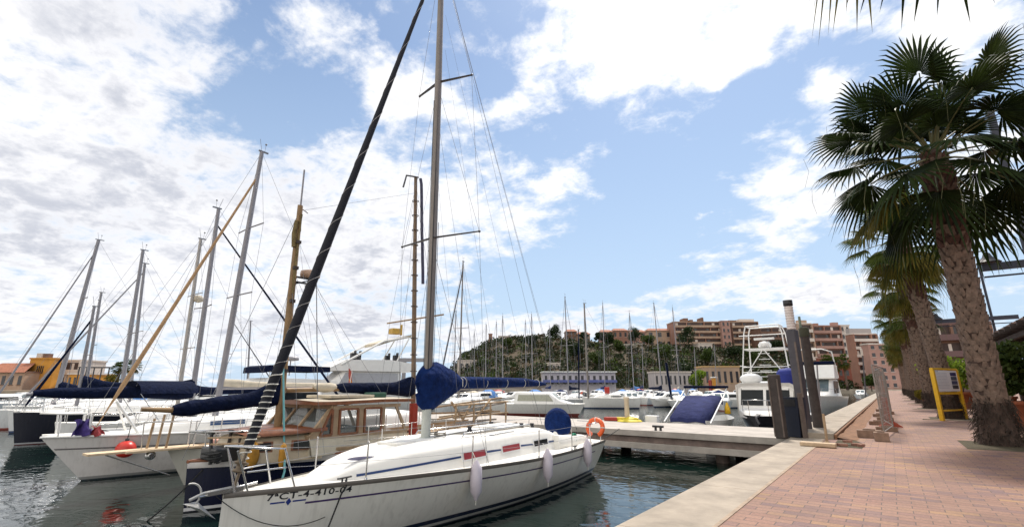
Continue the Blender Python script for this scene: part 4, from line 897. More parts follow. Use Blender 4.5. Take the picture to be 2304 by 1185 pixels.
# ------------------------------------------------------------ motor yachts
def motor(label, loc, rz=0, L=9, B=3.2, f=(1.4, 1.1, 1.0), hull=None, top=1.0, fly=None, arch=False, canopy=None, windm=None, group=None, hard=True, name='motorboat', rail=True, bandw=True):
    H = Hull(L, B, f, .9, 1.9, .4, (.22, .6), .9, -.15, .55)
    root = thing(name, label, 'motorboat', loc, rz, group)
    H.mesh(hull or HW, root, ns=16, nz=7); H.deck(deckm, root, .08, .02, ns=16)
    z = H.sheer(.4)
    t0, t1 = L*.25, L*.72
    mb = MB(); w_ = B*.38
    prof = [(t0-1.0, z+.05, w_*.45), (t0, z+.32, w_*.8), (t0+top*.9, z+top, w_*.86), (t1, z+top+.06, w_*.9), (t1+.1, z, w_)]
    mb.loft([[Vector((ww, t, z-.15)), Vector((ww*.98, t, max(z, zt-.18))), Vector((ww*.8, t, zt)), Vector((-ww*.8, t, zt)), Vector((-ww*.98, t, max(z, zt-.18))), Vector((-ww, t, z-.15))] for t, zt, ww in prof], False, True, 0, True)
    cb = mb.build('cabin', white, root)
    g = windm or glassd
    mb = MB(); p0, p1 = prof[1], prof[2]
    L_ = lambda k, j: (p0[0]+(p1[0]-p0[0])*k, p0[1]+(p1[1]-p0[1])*k+.015, (p0[2]+(p1[2]-p0[2])*k)*.78*j)
    for j0, j1 in ((-1, -.05), (.05, 1)):
        q = [L_(.08, j0), L_(.08, j1), L_(.9, j1), L_(.9, j0)]; mb = MB(); mb.add([(x, t-.012, zz) for t, zz, x in q], [(0, 1, 2, 3)]); mb.build('windscreen', g, cb)
    for s_ in (1, -1):
        mb = MB(); mb.add([(s_*(w_*.86+.012), t0+top*.55, z+.24), (s_*(w_*.9+.012), t1-.2, z+.24), (s_*(w_*.9+.010), t1-.3, z+top-.2), (s_*(w_*.86+.010), t0+top*.95, z+top-.2)], [(0, 1, 2, 3)]); mb.build('side_window', g, cb)
    if rail: bowrail(root, H, .6, L*.3, .014)
    if fly is not None:
        zf = z+top+.05; mb = MB(); mb.loft([[Vector((w_*.8, t, zf)), Vector((w_*.86, t, zf+h)), Vector((-w_*.86, t, zf+h)), Vector((-w_*.8, t, zf))] for t, h in ((t0+top, .15), (t0+top+.5, .5), (t1-.2, .45), (t1+1.0, .35))], True, True, 0, False); fb = mb.build('flybridge', white, root)
        mb = MB(); mb.loft([[Vector((w_*.9, t, zf+h)), Vector((w_*.86, t, zf+h+.30)), Vector((-w_*.86, t, zf+h+.30)), Vector((-w_*.9, t, zf+h))] for t, h in ((t0+top+.2, .75), (t0+top+.5, .85), (t1+.4, .85))], True, True, 0, False); mb.build('bridge_cover', fly, fb)
        for s_ in (1, -1):
            for t in (t0+top+.5, t1+.3): mb = MB(); mb.tube([(s_*w_*.8, t, zf), (s_*w_*.84, t, zf+.9)], .02, 5); mb.build('cover_post', steel, fb)
    if arch:
        zf = z+top; mb = MB(); mb.tube([(w_, t1+.6, z), (w_*.9, t1-.1, zf+1.1), (w_*.5, t1-.2, zf+1.3), (-w_*.5, t1-.2, zf+1.3), (-w_*.9, t1-.1, zf+1.1), (-w_, t1+.6, z)], .06, 8, sq=(1.4, .7)); mb.build('radar_arch', white, root)
    if canopy is not None:
        mb = MB(); mb.loft([[Vector((w_*k*math.copysign(1, k) if False else w_*k, t, z+hh*(1-abs(k)**4)+(0 if abs(k) > .99 else 0))) for k in (-1, -.95, -.7, 0, .7, .95, 1)] for t, hh in ((t1-.6, top+.1), (t1-.2, top+.35), (t1+.9, top+.3), (L-.5, .5), (L-.2, .1))], False, False); mb.build('canopy', canopy, root)
    return root
Rz = lambda deg: R(deg)
# big motor yacht with the navy flybridge awning, behind the plank yacht
motor('white motor yacht with a navy flybridge awning behind the dark blue ketch', (-26.6, 19.3-2.6-9.2+1.2, W), 0, 9.5, 3.6, (1.5, 1.35, 1.2), HW2, .95, navyc, False)
# flybridge yacht with sloping radar arch (beyond the pier)
q = D(800, 868, 43)
rt = motor('big white flybridge yacht with a slanting radar arch and rolled flag', (q.x-1.5, q.y-6.5, W), R(-14), 14, 4.6, (2.3, 2.0, 1.8), HW, 1.7, None, False, windm=mat('pale_tint', (.40, .40, .42), .3, var=.1))
mb = MB(); zf = 3.7; mb.loft([[Vector((1.7, t, zf)), Vector((1.75, t, zf+h)), Vector((-1.75, t, zf+h)), Vector((-1.7, t, zf))] for t, h in ((3.6, .15), (5, .9), (9, 1.0), (11.5, .7))], True, True, 0, False); fb = mb.build('flybridge', white, rt)
mb = MB()
for s_ in (1, -1):
    mb.tube([(s_*1.75, 4.6, zf+.5), (s_*1.7, 8.2, zf+2.6), (s_*1.5, 10.8, zf+3.2)], .09, 7); mb.tube([(s_*1.7, 9.4, zf+.6), (s_*1.55, 10.7, zf+3.0)], .06, 6)
mb.build('radar_arch', white, fb)
mb = MB(); mb.loft([[Vector((x, t, zz)) for x in (-1.6, 0, 1.6)]+[Vector((x, t, zz-.25)) for x in (1.6, 0, -1.6)] for t, zz in ((7.8, zf+2.45), (9.2, zf+2.95), (10.9, zf+3.35))], True, True, 0, False); mb.build('arch_top', beigec, fb)
mb = MB(); mb.box((.2, 9.9, zf+3.7), (.9, .9, .5)); mb.box((0, 10.6, zf+3.9), (.2, .2, 1.0)); mb.build('aerial_box', mat('ochre_plastic', (.45, .28, .05), .6), fb, bevel=.03)
for t, x in ((5.8, .9), (6.4, .5), (10., .3), (9.6, -.6)): mb = MB(); mb.box((x, t, zf+1.15), (.45, .3, .75)); mb.box((x, t+.22, zf+1.35), (.45, .1, .8)); mb.build('helm_seat', blackp, fb, bevel=.05)
mb = MB(); mb.lathe([(.3, 0), (.62, .05), (.64, .2), (.55, .32), (.1, .36)], (-1.2, 1.4, 4.5), 16); mb.tube([(-1.2, 1.4, 3.3), (-1.2, 1.4, 4.5)], .05, 6); mb.build('radar', alu2, rt)
q2 = D(785, 838, 40); fl = thing('flag', 'rolled red and yellow flag on a short staff near the white flybridge yacht', 'flag', (q2.x, q2.y, q2.z-1.3))
mb = MB(); mb.tube([(0, 0, -1.5), (.3, .1, 1.6)], .03, 6); mb.build('staff', white, fl)
mb = MB(); mb.loft([[Vector((.25+.05*k+dx, .1+.06*math.sin(3*k), 1.4-.3*k-dx*.6)) for dx in (0, -.25, -.5)] for k in range(5)], False, False); mb.build('cloth_red', redw, fl); mb = MB(); mb.loft([[Vector((.22+.05*k+dx, .13+.06*math.sin(3*k), 1.15-.3*k-dx*.6)) for dx in (0, -.2, -.4)] for k in range(4)], False, False); mb.build('cloth_yellow', yellow, fl)
# boat hoist gantry behind
g0 = D(905, 850, 75); g1 = D(960, 850, 75); u = (g1-g0); u.z = 0; u.normalize()
hz = D(930, 805, 75).z
gt = thing('boat_hoist', 'pale grey steel boat hoist frame standing behind the wooden mast', 'crane', (g0.x, g0.y, 0), math.atan2(u.y, u.x))
ln = (g1-g0).length
for x in (.2, ln-.2): mb = MB(); mb.box((x, 0, hz/2), (.5, .5, hz)); mb.box((x, 0, .2), (1.2, .9, .4)); mb.build('leg', alu2, gt)
mb = MB(); mb.box((ln/2, 0, hz-.3), (ln+1.6, .7, .55)); mb.build('top_beam', alu2, gt)
# cabin cruiser behind the blue wheel cover
q = G(1318, 936, W)
cr = motor('white cabin cruiser with a long pale windscreen behind the blue wheel cover', (q.x, q.y, W), R(112), 8.2, 2.9, (1.0, 1.0, 1.0), bandmat('hull_redfoot', (.7, .69, .66), [(.22, (.16, .03, .025))]), .95, None, False, windm=mat('pale_screen', (.38, .38, .30), .2, spec=.7))
q = G(1316, 915, W)
pr = thing('outboard_motor', 'black and red outboard on the bracket beside the white cruiser', 'outboard', (q.x, q.y, .0))
mb = MB(); mb.ball((0, 0, .35), (.35, .3, .5), 12, 8); mb.box((0, 0, -.4), (.2, .3, .9)); mb.build('cowling', blackp, pr); mb = MB(); mb.ball((-.35, .1, .5), (.3, .2, .4), 10, 7); mb.build('cover', mat('salmon_plastic', (.55, .12, .06), .5), pr)

# ------------------------------------------------------------ boats on the far side of the near pier
def fixbow(px, py, z): return G(px, py, z)
# open boat under a blue tonneau, with its windscreen frame
bt = thing('motorboat', 'small white speedboat under a taut dark blue tonneau cover', 'motorboat', (-7.05, 21.55, W), 0)
H = Hull(6.4, 1.95, (1.0, .95, 1.05), .8, 2.4, .4, (.25, .5), .5, 0, .55)
bt.location = (-7.15, 28.1, W); bt.rotation_euler = (0, 0, R(180)); H.mesh(HW, bt, ns=14, nz=6)
mb = MB(); rg = random.Random(4)
mb.loft([[Vector((x*.98*w_, t, z+dzz+(.02*rg.uniform(-1, 1)))) for x, dzz in ((-1, -.35), (-1, 0), (-.5, .04), (0, .0), (.5, .04), (1, 0), (1, -.35))] for t, w_, z in ((6.45, .74, .95), (6.38, .78, 1.15), (5.2, .82, 1.6), (3.9, .82, 2.0), (3.6, .82, 1.95))], False, False, 0, True)
mb.build('tonneau_cover', mat('blue_grey_canvas', (.030, .036, .105), .9, var=.25, scale=3, bump=.9, bscale=5, spec=.12), bt)
for s_ in (1, -1):
    mb = MB(); mb.tube([(s_*.98, 6.5, .95), (s_*.98, 3.8, 2.1), (s_*.96, 3.3, 2.4)], .035, 7); mb.build('frame_tube', whitep, bt)
mb = MB(); mb.box((0, 3.3, 2.42), (2.0, .5, .12)); mb.build('awning', navyc, bt, bevel=.04)
mb = MB(); mb.box((1.5, 6.55, .98), (.55, .3, .42)); mb.build('step_box', whitep, bt, bevel=.02)
# sport fisher with the tuna tower, bow towards the pier
sf = thing('motorboat', 'white sport fishing boat with a tall tubular tuna tower and dark hull', 'motorboat', (-4.6, 22.7, W))
H = Hull(9.0, 2.9, (1.25, 1.15, 1.0), .9, 2.3, .4, (.22, .55), .6, 0, .5)
H.mesh(bandmat('hull_black_white', (.012, .012, .02), [(.16, (.30, .36, .40))], .25), sf); H.deck(white, sf, .12, .0)
mb = MB(); mb.loft([[Vector((w_, t, 1.1)), Vector((w_, t, z-.1)), Vector((w_*.85, t, z)), Vector((-w_*.85, t, z)), Vector((-w_, t, z-.1)), Vector((-w_, t, 1.1))] for t, z, w_ in ((1.0, 1.3, .6), (1.9, 1.5, 1.1), (2.35, 2.45, 1.15), (2.2, 2.6, 1.22), (5.6, 2.7, 1.22), (5.6, 1.1, 1.22))], False, True, 0, False); cb = mb.build('cabin', white, sf)
for x0, x1 in ((-1.0, -.06), (.06, 1.0)):
    mb = MB(); mb.add([(x0, 1.93, 1.62), (x1, 1.93, 1.62), (x1, 2.31, 2.36), (x0, 2.31, 2.36)], [(0, 1, 2, 3)]); mb.build('windscreen', glassd, cb)
for s_ in (1, -1): mb = MB(); mb.add([(s_*1.23, 2.5, 1.75), (s_*1.23, 5.0, 1.75), (s_*1.23, 5.0, 2.4), (s_*1.23, 2.7, 2.4)], [(0, 1, 2, 3)]); mb.build('side_window', glassd, cb)
tw = thing('tuna_tower', None, None); tw.parent = sf
mb = MB()
for s_ in (1, -1):
    for t, tt in ((2.9, 3.5), (5.0, 4.5)):
        mb.tube([(s_*1.04, t, 2.6), (s_*.84, tt, 5.0), (s_*.74, tt, 5.35)], .032, 6)
    mb.tube([(s_*.84, 3.5, 4.2), (s_*.84, 4.6, 4.2)], .03, 6); mb.tube([(s_*1.04, 2.9, 2.65), (0, 3.2, 4.2)], .026, 6)
    mb.tube([(s_*.74, 3.5, 5.35), (s_*.74, 4.5, 5.35)], .03, 6); mb.tube([(s_*1.04, 2.9, 3.4), (s_*1.04, 4.8, 3.4)], .026, 6)
for t in (3.5, 4.5): mb.tube([(-.74, t, 5.35), (.74, t, 5.35)], .032, 6)
for z in (3.35, 3.1, 4.85): mb.tube([(-1.0, 3.1, z), (1.0, 3.1, z)], .026, 6)
for k in range(5): mb.tube([(-.25, 3.2, 2.9+.27*k), (.25, 3.2, 2.9+.27*k)], .018, 5)
mb.build('tube_frame', whitep, tw)
mb = MB(); mb.box((0, 4.0, 4.22), (1.8, 1.2, .07)); mb.build('tower_platform', whitep, tw)
mb = MB(); mb.lathe([(.05, 0), (.28, .04), (.3, .16), (.2, .3), (.03, .33)], (0, 3.7, 4.27), 16); mb.box((0, 3.7, 4.72), (.9, .12, .1)); mb.build('radar', whitep, tw)
mb = MB(); mb.lathe([(.24, -.5), (.38, -.3), (.46, .05), (.48, .2), (.34, .36), (.02, .42)], (.98, 2.7, 2.85), 18); mb.build('console_cover', mat('bright_blue_canvas', (.012, .025, .22), .7, var=.2, bump=.3), sf)
mb = MB(); mb.ball((-.6, 2.7, 2.8), (.5, .3, .25), 12, 8); mb.build('white_bundle', whitep, sf)
mb = MB(); mb.lathe([(.02, 0), (.14, .02), (.12, .25), (.03, .5)], (-1.35, .9, 1.25), 10); mb.build('yellow_light', yellow, sf)
bowrail(sf, H, .65, 1.6, .016)
mb = MB(); mb.tube([(.1, .3, 1.3), (.0, -.15, 1.2), (.1, -.2, .95)], .04, 6); mb.build('anchor', darkgrey, sf)
# grey rib alongside, nearer the pile
q = G(1615, 948, W)
rb = thing('dinghy', 'grey inflatable dinghy lying between the tonneau boat and the sport fisher', 'dinghy', (-6.2+.55, 21.9, W+.25), R(6))
mb = MB(); mb.tube([(.45, 2.6, .1), (.45, .6, .12), (.3, .05, .2), (0, -.15, .25), (-.3, .05, .2), (-.45, .6, .12), (-.45, 2.6, .1)], .19, 10); mb.build('tube', mat('pale_grey_rubber', (.48, .46, .42), .6), rb); mb = MB(); mb.box((0, 1.3, .02), (.7, 2.4, .06)); mb.build('floor', darkgrey, rb)
# white flybridge cruiser along the quay
q = G(1868, 897, W)
fc = motor('white motor cruiser with a hoop frame and dark blue awning past the sport fisher', (-5.3, 47.5, W), 0, 11, 4.2, (1.7, 1.6, 1.5), HW2, 1.5, None, False, windm=glassg)
mb = MB(); mb.loft([[Vector((1.5, t, z)), Vector((1.55, t, z+h)), Vector((-1.55, t, z+h)), Vector((-1.5, t, z))] for t, z, h in ((3.6, 3.1, .1), (4.4, 3.12, 1.2), (8, 3.15, 1.2))], True, True, 0, False); fb = mb.build('flybridge', white, fc)
mb = MB(); mb.box((0, 5.2, 4.5), (3.2, 1.6, .28)); mb.build('awning', navyc, fb, bevel=.08)
mb = MB(); mb.tube([(1.65, 6.0, 3.2), (1.5, 5.2, 5.5), (.8, 5.0, 5.75), (-.8, 5.0, 5.75), (-1.5, 5.2, 5.5), (-1.65, 6.0, 3.2)], .06, 7); mb.build('hoop', whitep, fb)

# ------------------------------------------------------------ moored yachts on the pontoons across the basin
FAR = [ # base px, (top px, top py), depth, hull?, label
 (1033, (1042, 588), 44, alu, navyc, 'yacht whose tall dark mast rises just right of the front yacht mast, jib rolled grey', .95),
 (1021, (1026, 700), 66, alu2, bluec, 'far yacht with the short mast just left of the tall dark mast', None),
 (1092, (1094, 730), 74, alu2, navyc, 'far yacht with the leftmost mast against the foot of the hill', None),
 (1116, (1117, 724), 78, alu2, bluec, 'far yacht with the middle mast of three before the low end of the hill', None),
 (1131, (1131, 711), 70, alu2, lbluec, 'far yacht with the tallest mast of three before the low end of the hill', None),
 (1184, (1182, 721), 84, alu2, navyc, 'far yacht with the thinner mast of the pair left of the round pine', None),
 (1198, (1196, 707), 74, alu2, beigec, 'far yacht with the taller mast of the pair left of the round pine', None),
 (1239, (1236, 733), 92, alu2, bluec, 'far yacht whose mast touches the round pine on the ridge', None),
 (1279, (1271, 668), 58, alu2, navyc, 'yacht with the tall grey mast just right of the round pine', None),
 (1361, (1356, 681), 82, alu2, bluec, 'far yacht with a slim mast right of the tallest mid-basin mast', None),
 (1426, (1416, 704), 74, alu2, lbluec, 'far yacht with the mast before the dark gap in the hillside trees', None),
 (1489, (1471, 682), 70, alu2, navyc, 'far yacht with the taller of two masts left of the long terracotta block', None),
 (1530, (1513, 692), 76, alu2, beigec, 'far yacht with the mast at the left corner of the long terracotta block', None),
 (1447, (1445, 778), 88, alu2, bluec, 'far small yacht with a low mast below the hillside villas', None),
 (1566, (1562, 782), 90, alu2, lbluec, 'far small yacht with a low mast below the long terracotta block', None),
 (1612, (1607, 776), 92, alu2, navyc, 'far small yacht with a low mast beside the ochre quay house', None),
 (1068, (1067, 745), 86, alu2, bluec, 'far yacht with a short mast between the tall dark mast and the hill foot', None),
]
rg = random.Random(12)
for i, (bx, (tx, ty), d, mm_, cv, lab, jb) in enumerate(FAR):
    b0 = D(bx, 870, d); t0 = D(tx, ty, d); v = t0-b0; h = t0.z-W
    rz = R(rg.choice((200, 25, 195, 10, 170)))
    L = 9.; tm = 3.6
    Mz = Matrix.Rotation(rz, 3, 'Z'); loc = Vector((b0.x, b0.y, W))-Mz @ Vector((0, tm, 0))
    o = yacht(lab, (loc.x, loc.y, W), rz, L, 3.0, (1.1, 1., 1.), (HW, HW2)[i % 2], None)
    lean = Mz.inverted() @ Vector((v.x, v.y, 0))
    mast_part(o, (0, tm, 1.3), (lean.x, tm+lean.y, h), .085 if ty < 720 else .075, mm_, (.5,), .8, 7, True)
    stays(o, (0, tm, 1.3), (lean.x, tm+lean.y, h), (0, .1, 1.1), (0, L-.1, 1), 1.25, .012, (.5,), .8)
    if jb:
        mb = MB(); a = Vector((0, .2, 1.2)); b_ = Vector((lean.x, tm+lean.y, h*.94)); mb.tube([a.lerp(b_, k/6) for k in range(7)], .06, 6); mb.build('furled_jib', darkgrey, o)
    mb = MB(); mb.tube([(0, tm, 2.1), (0, tm+3.6, 2.15)], .05, 6); bo = mb.build('boom', mm_, o); sailcover(bo, (0, tm+.05, 2.2), (0, tm+3.5, 2.2), .2, .12, cv, .3, seed=i)
# the nearer white sloop with a navy lower mast in mid basin
b0 = G(1310, 918, W); b1 = G(1428, 918, W); dv = b1-b0
ms = yacht('white sloop lying broadside in mid basin, navy wrapped mast and red hatch cover', (b0.x, b0.y, W), math.atan2(dv.y, dv.x)-R(90), dv.length*1.05, 2.9, (1.25, 1.15, 1.2), HW, None, cover=navyc)
Mz = Matrix.Rotation(ms.rotation_euler.z, 3, 'Z').inverted()
for bx, by, tx, ty, m_, r_ in ((1353, 880, 1341, 652, alu, .10), (1329, 895, 1326, 720, navyc, .07)):
    ll = Mz @ (D(bx, by, 46)-Vector((b0.x, b0.y, 0))); lt = Mz @ (D(tx, ty, 46)-Vector((b0.x, b0.y, 0)))
    mast_part(ms, (ll.x*.3, ll.y, 1.2), (ll.x*.3+lt.x-ll.x, lt.y, lt.z-W), r_, m_, (.5,), .9, 8, True)
    stays(ms, (ll.x*.3, ll.y, 1.2), (ll.x*.3+lt.x-ll.x, lt.y, lt.z-W), (0, .2, 1.2), (0, dv.length, 1.2), 1.3, .01, (.5,), .9)
mb = MB(); mb.box((.3, dv.length*.48, 2.0), (.5, .5, .75)); mb.build('red_cover', mat('red_canvas', (.45, .04, .03), .8), ms, bevel=.05)
# small boat with a blue wrapped mast by the second pontoon
p0 = G(1550, 905, W); q0 = D(1548, 880, 56); q1 = D(1539, 815, 56)
ms2 = yacht('small white boat with a short dark blue mast behind the tonneau boat', (q0.x, q0.y-3, W), R(20), 7, 2.6, (1.0, .9, .9), HW2, None)
mb = MB(); mb.tube([(-.8, 3, 1), (-1.1, 2.8, q1.z-W)], .13, 8); mb.build('mast', navyc, ms2)
# second pontoon and the moored small craft along it
q = G(1460, 893, -.3)
mb = MB(); a = D(1010, 880, 66); b = D(1500, 880, 79)
mb.beam((a.x, a.y, -.42), (b.x, b.y, -.42), 2.4, .3); tag(mb.build('pontoon', pierm), kind='structure')
a2 = D(1000, 880, 112); b2 = D(1700, 880, 104); mb = MB(); mb.beam((a2.x, a2.y, -.42), (b2.x, b2.y, -.42), 2.4, .3); tag(mb.build('pontoon', pierm), kind='structure')
SMALL = [ # px, depth, heading, canopy, label
 (1405, 70, 15, lbluec, 'small motorboat with a light blue canopy left of a matching dark one'),
 (1447, 70, 15, bluec, 'small motorboat with a blue hooped canopy beside the light blue one'),
 (1490, 72, 12, navyc, 'small motorboat with a dark navy canopy on the far pontoon'),
 (1377, 66, -20, None, 'small white cabin motorboat with black windows right of the red hatch cover'),
 (1528, 74, 10, lbluec, 'small motorboat with a peaked light blue cover left of the blue mast'),
 (1588, 78, -15, beigec, 'white motorboat with a pale grey cover behind the tonneau boat'),
 (1625, 74, 5, None, 'white motorboat just left of the tuna tower'),
 (1232, 62, 10, None, 'white motorboat with grey glass below the end of the blue boom'),
 (1268, 64, 20, bluec, 'small motorboat with a blue cover right of the boom end'),
 (1188, 66, 5, lbluec, 'motorboat with a pale blue cover under the front yacht boom'),
 (1150, 68, -10, None, 'white motorboat with dark glass under the middle of the boom'),
 (1110, 70, 10, redw, 'motorboat with a dull red cover under the blue boom'),
 (1075, 66, 0, lbluec, 'motorboat with a sky blue cover near the timber clutter'),
 (1300, 84, 5, None, 'distant white motorboat in front of the white quay restaurant'),
 (1345, 88, 10, lbluec, 'distant motorboat with blue cover in front of the quay restaurant'),
 (1430, 98, 0, orange, 'distant boat under a bright orange cover'),
 (1660, 98, 0, None, 'distant white motorboat behind the sport fisher'),
 (1690, 92, 0, bluec, 'distant motorboat with a blue cover behind the sport fisher'),
 (120, 66, 30, lbluec, 'motorboat with a light blue cover in front of the orange tower'),
 (60, 60, 20, lbluec, 'motorboat with blue cover below the orange roof at far left'),
 (215, 70, 25, None, 'white motorboat beneath the palms at left'),
 (330, 62, 30, beigec, 'motorboat with a beige cover right of the left palms'),
 (392, 66, 30, None, 'white motorboat half hidden behind the navy boom cover'),
 (1935, 95, 0, None, 'distant white motorboat at the quay end'),
 (1062, 48, 20, None, 'white motorboat close behind the timber rails of the dark blue ketch'), (1098, 52, 40, beigec, 'motorboat with a cream cover behind the timber rails'), (1168, 52, -30, None, 'white motorboat with black glass left of the beige-screened cruiser'),
 (1445, 58, 30, None, 'white motorboat bow-on behind the service pedestal'), (1478, 62, -20, lbluec, 'motorboat with a light blue cover just left of the tonneau boat'), (1640, 52, 20, bluec, 'motorboat with a blue cover between the tonneau boat and the tuna tower'),
 (1605, 60, -40, None, 'white motorboat with dark glass above the tonneau boat frame'), (1525, 90, 15, orange, 'far motorboat with a small orange cover before the white office'), (1400, 92, -15, bluec, 'far motorboat with a blue cover in front of the hill foot'),
 (1460, 96, 10, None, 'far white motorboat in front of the white harbour office'), (1575, 94, 25, lbluec, 'far motorboat with light blue cover below the lime shrub tree'), (1255, 92, 0, None, 'far white motorboat at the left end of the quay restaurant'),
 (12, 44, 40, None, 'white motorboat cut by the left edge of the picture'), (95, 50, 30, bluec, 'motorboat with a deep blue cover behind the dark hulled yacht'), (160, 56, 20, None, 'white motorboat behind the bow rail of the white sloop'),
 (285, 54, 35, lbluec, 'motorboat with a pale blue cover behind the navy boom cover'), (455, 60, 20, None, 'white motorboat between the leaning grey masts'),
]
for i, (px, d, hd, cv, lab) in enumerate(SMALL):
    p = D(px, 875, d)
    motor(lab, (p.x, p.y-2.5, W), R(hd), 6.2, 2.4, (1.05, .95, .9), (HW, HW2)[i % 2], .75, None, False, canopy=cv, windm=(glassd, glassg)[i % 2], rail=False)
# ============================================================ foliage
def leafmat(name, c, c2, tr=.35):
    m = bpy.data.materials.new(name); m.use_nodes = True; n = m.node_tree.nodes; l = m.node_tree.links; p = n['Principled BSDF']; o = n['Material Output']
    g = n.new('ShaderNodeNewGeometry'); tc = n.new('ShaderNodeTexCoord'); nz = n.new('ShaderNodeTexNoise'); nz.inputs['Scale'].default_value = 1.7; nz.inputs['Detail'].default_value = 4; l.new(tc.outputs['Object'], nz.inputs['Vector'])
    ad = n.new('ShaderNodeMath'); ad.operation = 'MULTIPLY_ADD'; l.new(g.outputs['Random Per Island'], ad.inputs[0]); ad.inputs[1].default_value = .5
    mr = n.new('ShaderNodeMapRange'); mr.inputs[1].default_value = .35; mr.inputs[2].default_value = .65; mr.inputs[3].default_value = -.1; mr.inputs[4].default_value = .6; l.new(nz.outputs[0], mr.inputs[0]); l.new(mr.outputs[0], ad.inputs[2])
    mx = n.new('ShaderNodeMix'); mx.data_type = 'RGBA'; l.new(ad.outputs[0], mx.inputs[0]); mx.inputs[6].default_value = (*c, 1); mx.inputs[7].default_value = (*c2, 1)
    l.new(mx.outputs[2], p.inputs['Base Color']); p.inputs['Roughness'].default_value = .55; p.inputs['Specular IOR Level'].default_value = .12
    t = n.new('ShaderNodeBsdfTranslucent'); l.new(mx.outputs[2], t.inputs[0]); ms = n.new('ShaderNodeMixShader'); ms.inputs[0].default_value = tr; l.new(p.outputs[0], ms.inputs[1]); l.new(t.outputs[0], ms.inputs[2]); l.new(ms.outputs[0], o.inputs[0])
    return m
leaf_dark = leafmat('leaf_dark', (.010, .020, .008), (.030, .050, .014), .2)
leaf_mid = leafmat('leaf_mid', (.022, .045, .010), (.070, .095, .020), .3)
leaf_lime = leafmat('leaf_lime', (.07, .14, .014), (.24, .31, .035), .45)
leaf_scrub = leafmat('leaf_scrub', (.018, .024, .009), (.042, .044, .018), .15)
leaf_yel = leafmat('leaf_yellow', (.10, .09, .012), (.22, .17, .03), .4)
bark = mat('bark', (.10, .07, .05), .9, var=.4, scale=8, bump=.6)
def leaves(mb, c, r, n, s, rg, mi=0, hollow=.35):
    c = Vector(c)
    for _ in range(n):
        while True:
            v = Vector((rg.uniform(-1, 1), rg.uniform(-1, 1), rg.uniform(-1, 1)))
            if hollow < v.length < 1: break
        p = c+Vector((v.x*r[0], v.y*r[1], v.z*r[2])); a = Vector((rg.gauss(0, 1), rg.gauss(0, 1), rg.gauss(0, 1))).normalized(); b = a.orthogonal().normalized(); k = s*rg.uniform(.6, 1.4)
        d = a.cross(b)
        mb.add([p-b*k, p+d*k*.5, p+b*k, p-d*k*.5], [(0, 1, 2, 3)], mi)
def tree(name, label, loc, h, r, m, seed, n=500, ls=.35, trunk=.35, group=None, lobes=7, cat='tree', flat=.8):
    rg = random.Random(seed); root = thing(name, label, cat, loc, 0, group)
    mb = MB(); th = h*trunk
    mb.tube([(0, 0, -.5), (.05*h*rg.uniform(-.5, .5), 0, th*.6), (0, 0, th+h*.15)], [h*.035, h*.026, h*.015], 8)
    for k in range(4): a = rg.uniform(0, 6.28); mb.tube([(0, 0, th*.8), (math.cos(a)*r*.6, math.sin(a)*r*.6, th+h*.2)], [h*.016, h*.006], 5)
    mb.build('trunk', bark, root)
    mb = MB(); hc = h-th
    for k in range(lobes):
        a = rg.uniform(0, 6.28); d = rg.uniform(.15, .62)*r; z = th+hc*rg.uniform(.2, .78); rr = r*rg.uniform(.38, .6)
        leaves(mb, (math.cos(a)*d, math.sin(a)*d, z), (rr, rr, min(rr*flat, hc*.3)), n//lobes, ls, rg)
    mb.build('crown', m, root); return root
# ============================================================ the hill across the basin and the land behind
RIDGE = [(-900, 876), (-400, 876), (300, 876), (960, 877), (985, 872), (1012, 846), (1040, 808), (1080, 786), (1110, 772), (1160, 767), (1240, 763), (1300, 768), (1400, 774), (1520, 778), (1660, 786), (1800, 800), (2000, 825), (2300, 838), (3200, 845)]
def ridge(px):
    for (a, y0), (b, y1) in zip(RIDGE, RIDGE[1:]):
        if a <= px <= b: k = (px-a)/(b-a); return y0+(y1-y0)*k
    return 860
SH, RD = 190., 330.
rg = random.Random(77)
def hz(px, d):
    top = (868.5-ridge(px))/1110*RD+CH
    if ridge(px) > 870: return -.6
    k = min(1, max(0, (d-SH-12)/(RD-SH-12))); k = k*k*(3-2*k)*.85+k*.15
    h = .4+top*k
    if d > RD: h = .4+top*max(.2, 1-(d-RD)/300)
    return h+1.4*math.sin(px*.045+d*.06)*k*(1-k)*4+math.sin(px*.11)*k*.6
mb = MB(); cols = [950+i*14 for i in range(110)]; rows = [SH]+[SH+4+i*8 for i in range(28)]+[460, 600]
mb.loft([[Vector((*D(px, 868, d).xy, hz(px, d))) for px in cols] for d in rows], False, False, 0, True)
hill_m = mat('hill_earth', (.065, .046, .024), .95, var=.5, scale=.07, bump=.5, bscale=.6)
tag(mb.build('hill', hill_m), kind='structure')
mb = MB(); a, b = D(950, 868, SH-4), D(2150, 868, SH-30)          # quay wall and strip of land at the foot of the hill
vs = [D(px, 868, SH-4).xy for px in range(950, 2151, 100)]; vs2 = [D(px, 868, SH+16).xy for px in range(950, 2151, 100)]
mb.loft([[Vector((*p, W-.5)) for p in vs], [Vector((*p, .35)) for p in vs], [Vector((*p, .4)) for p in vs2]], False, False, 0, False)
tag(mb.build('far_quay', mat('far_concrete', (.33, .28, .22), .9, var=.3, scale=.3)), kind='structure')
mb = MB(); vs = [D(px, 868, 150).xy for px in range(-700, 481, 100)]; vs2 = [D(px, 868, 320).xy for px in range(-700, 481, 100)]
mb.loft([[Vector((*p, W-.5)) for p in vs], [Vector((*p, .25)) for p in vs], [Vector((*p, .5)) for p in vs2], [Vector((*p, W-1)) for p in vs2]], False, False, 0, False)
tag(mb.build('promenade', mat('far_sand', (.34, .27, .2), .9, var=.3, scale=.3)), kind='structure')
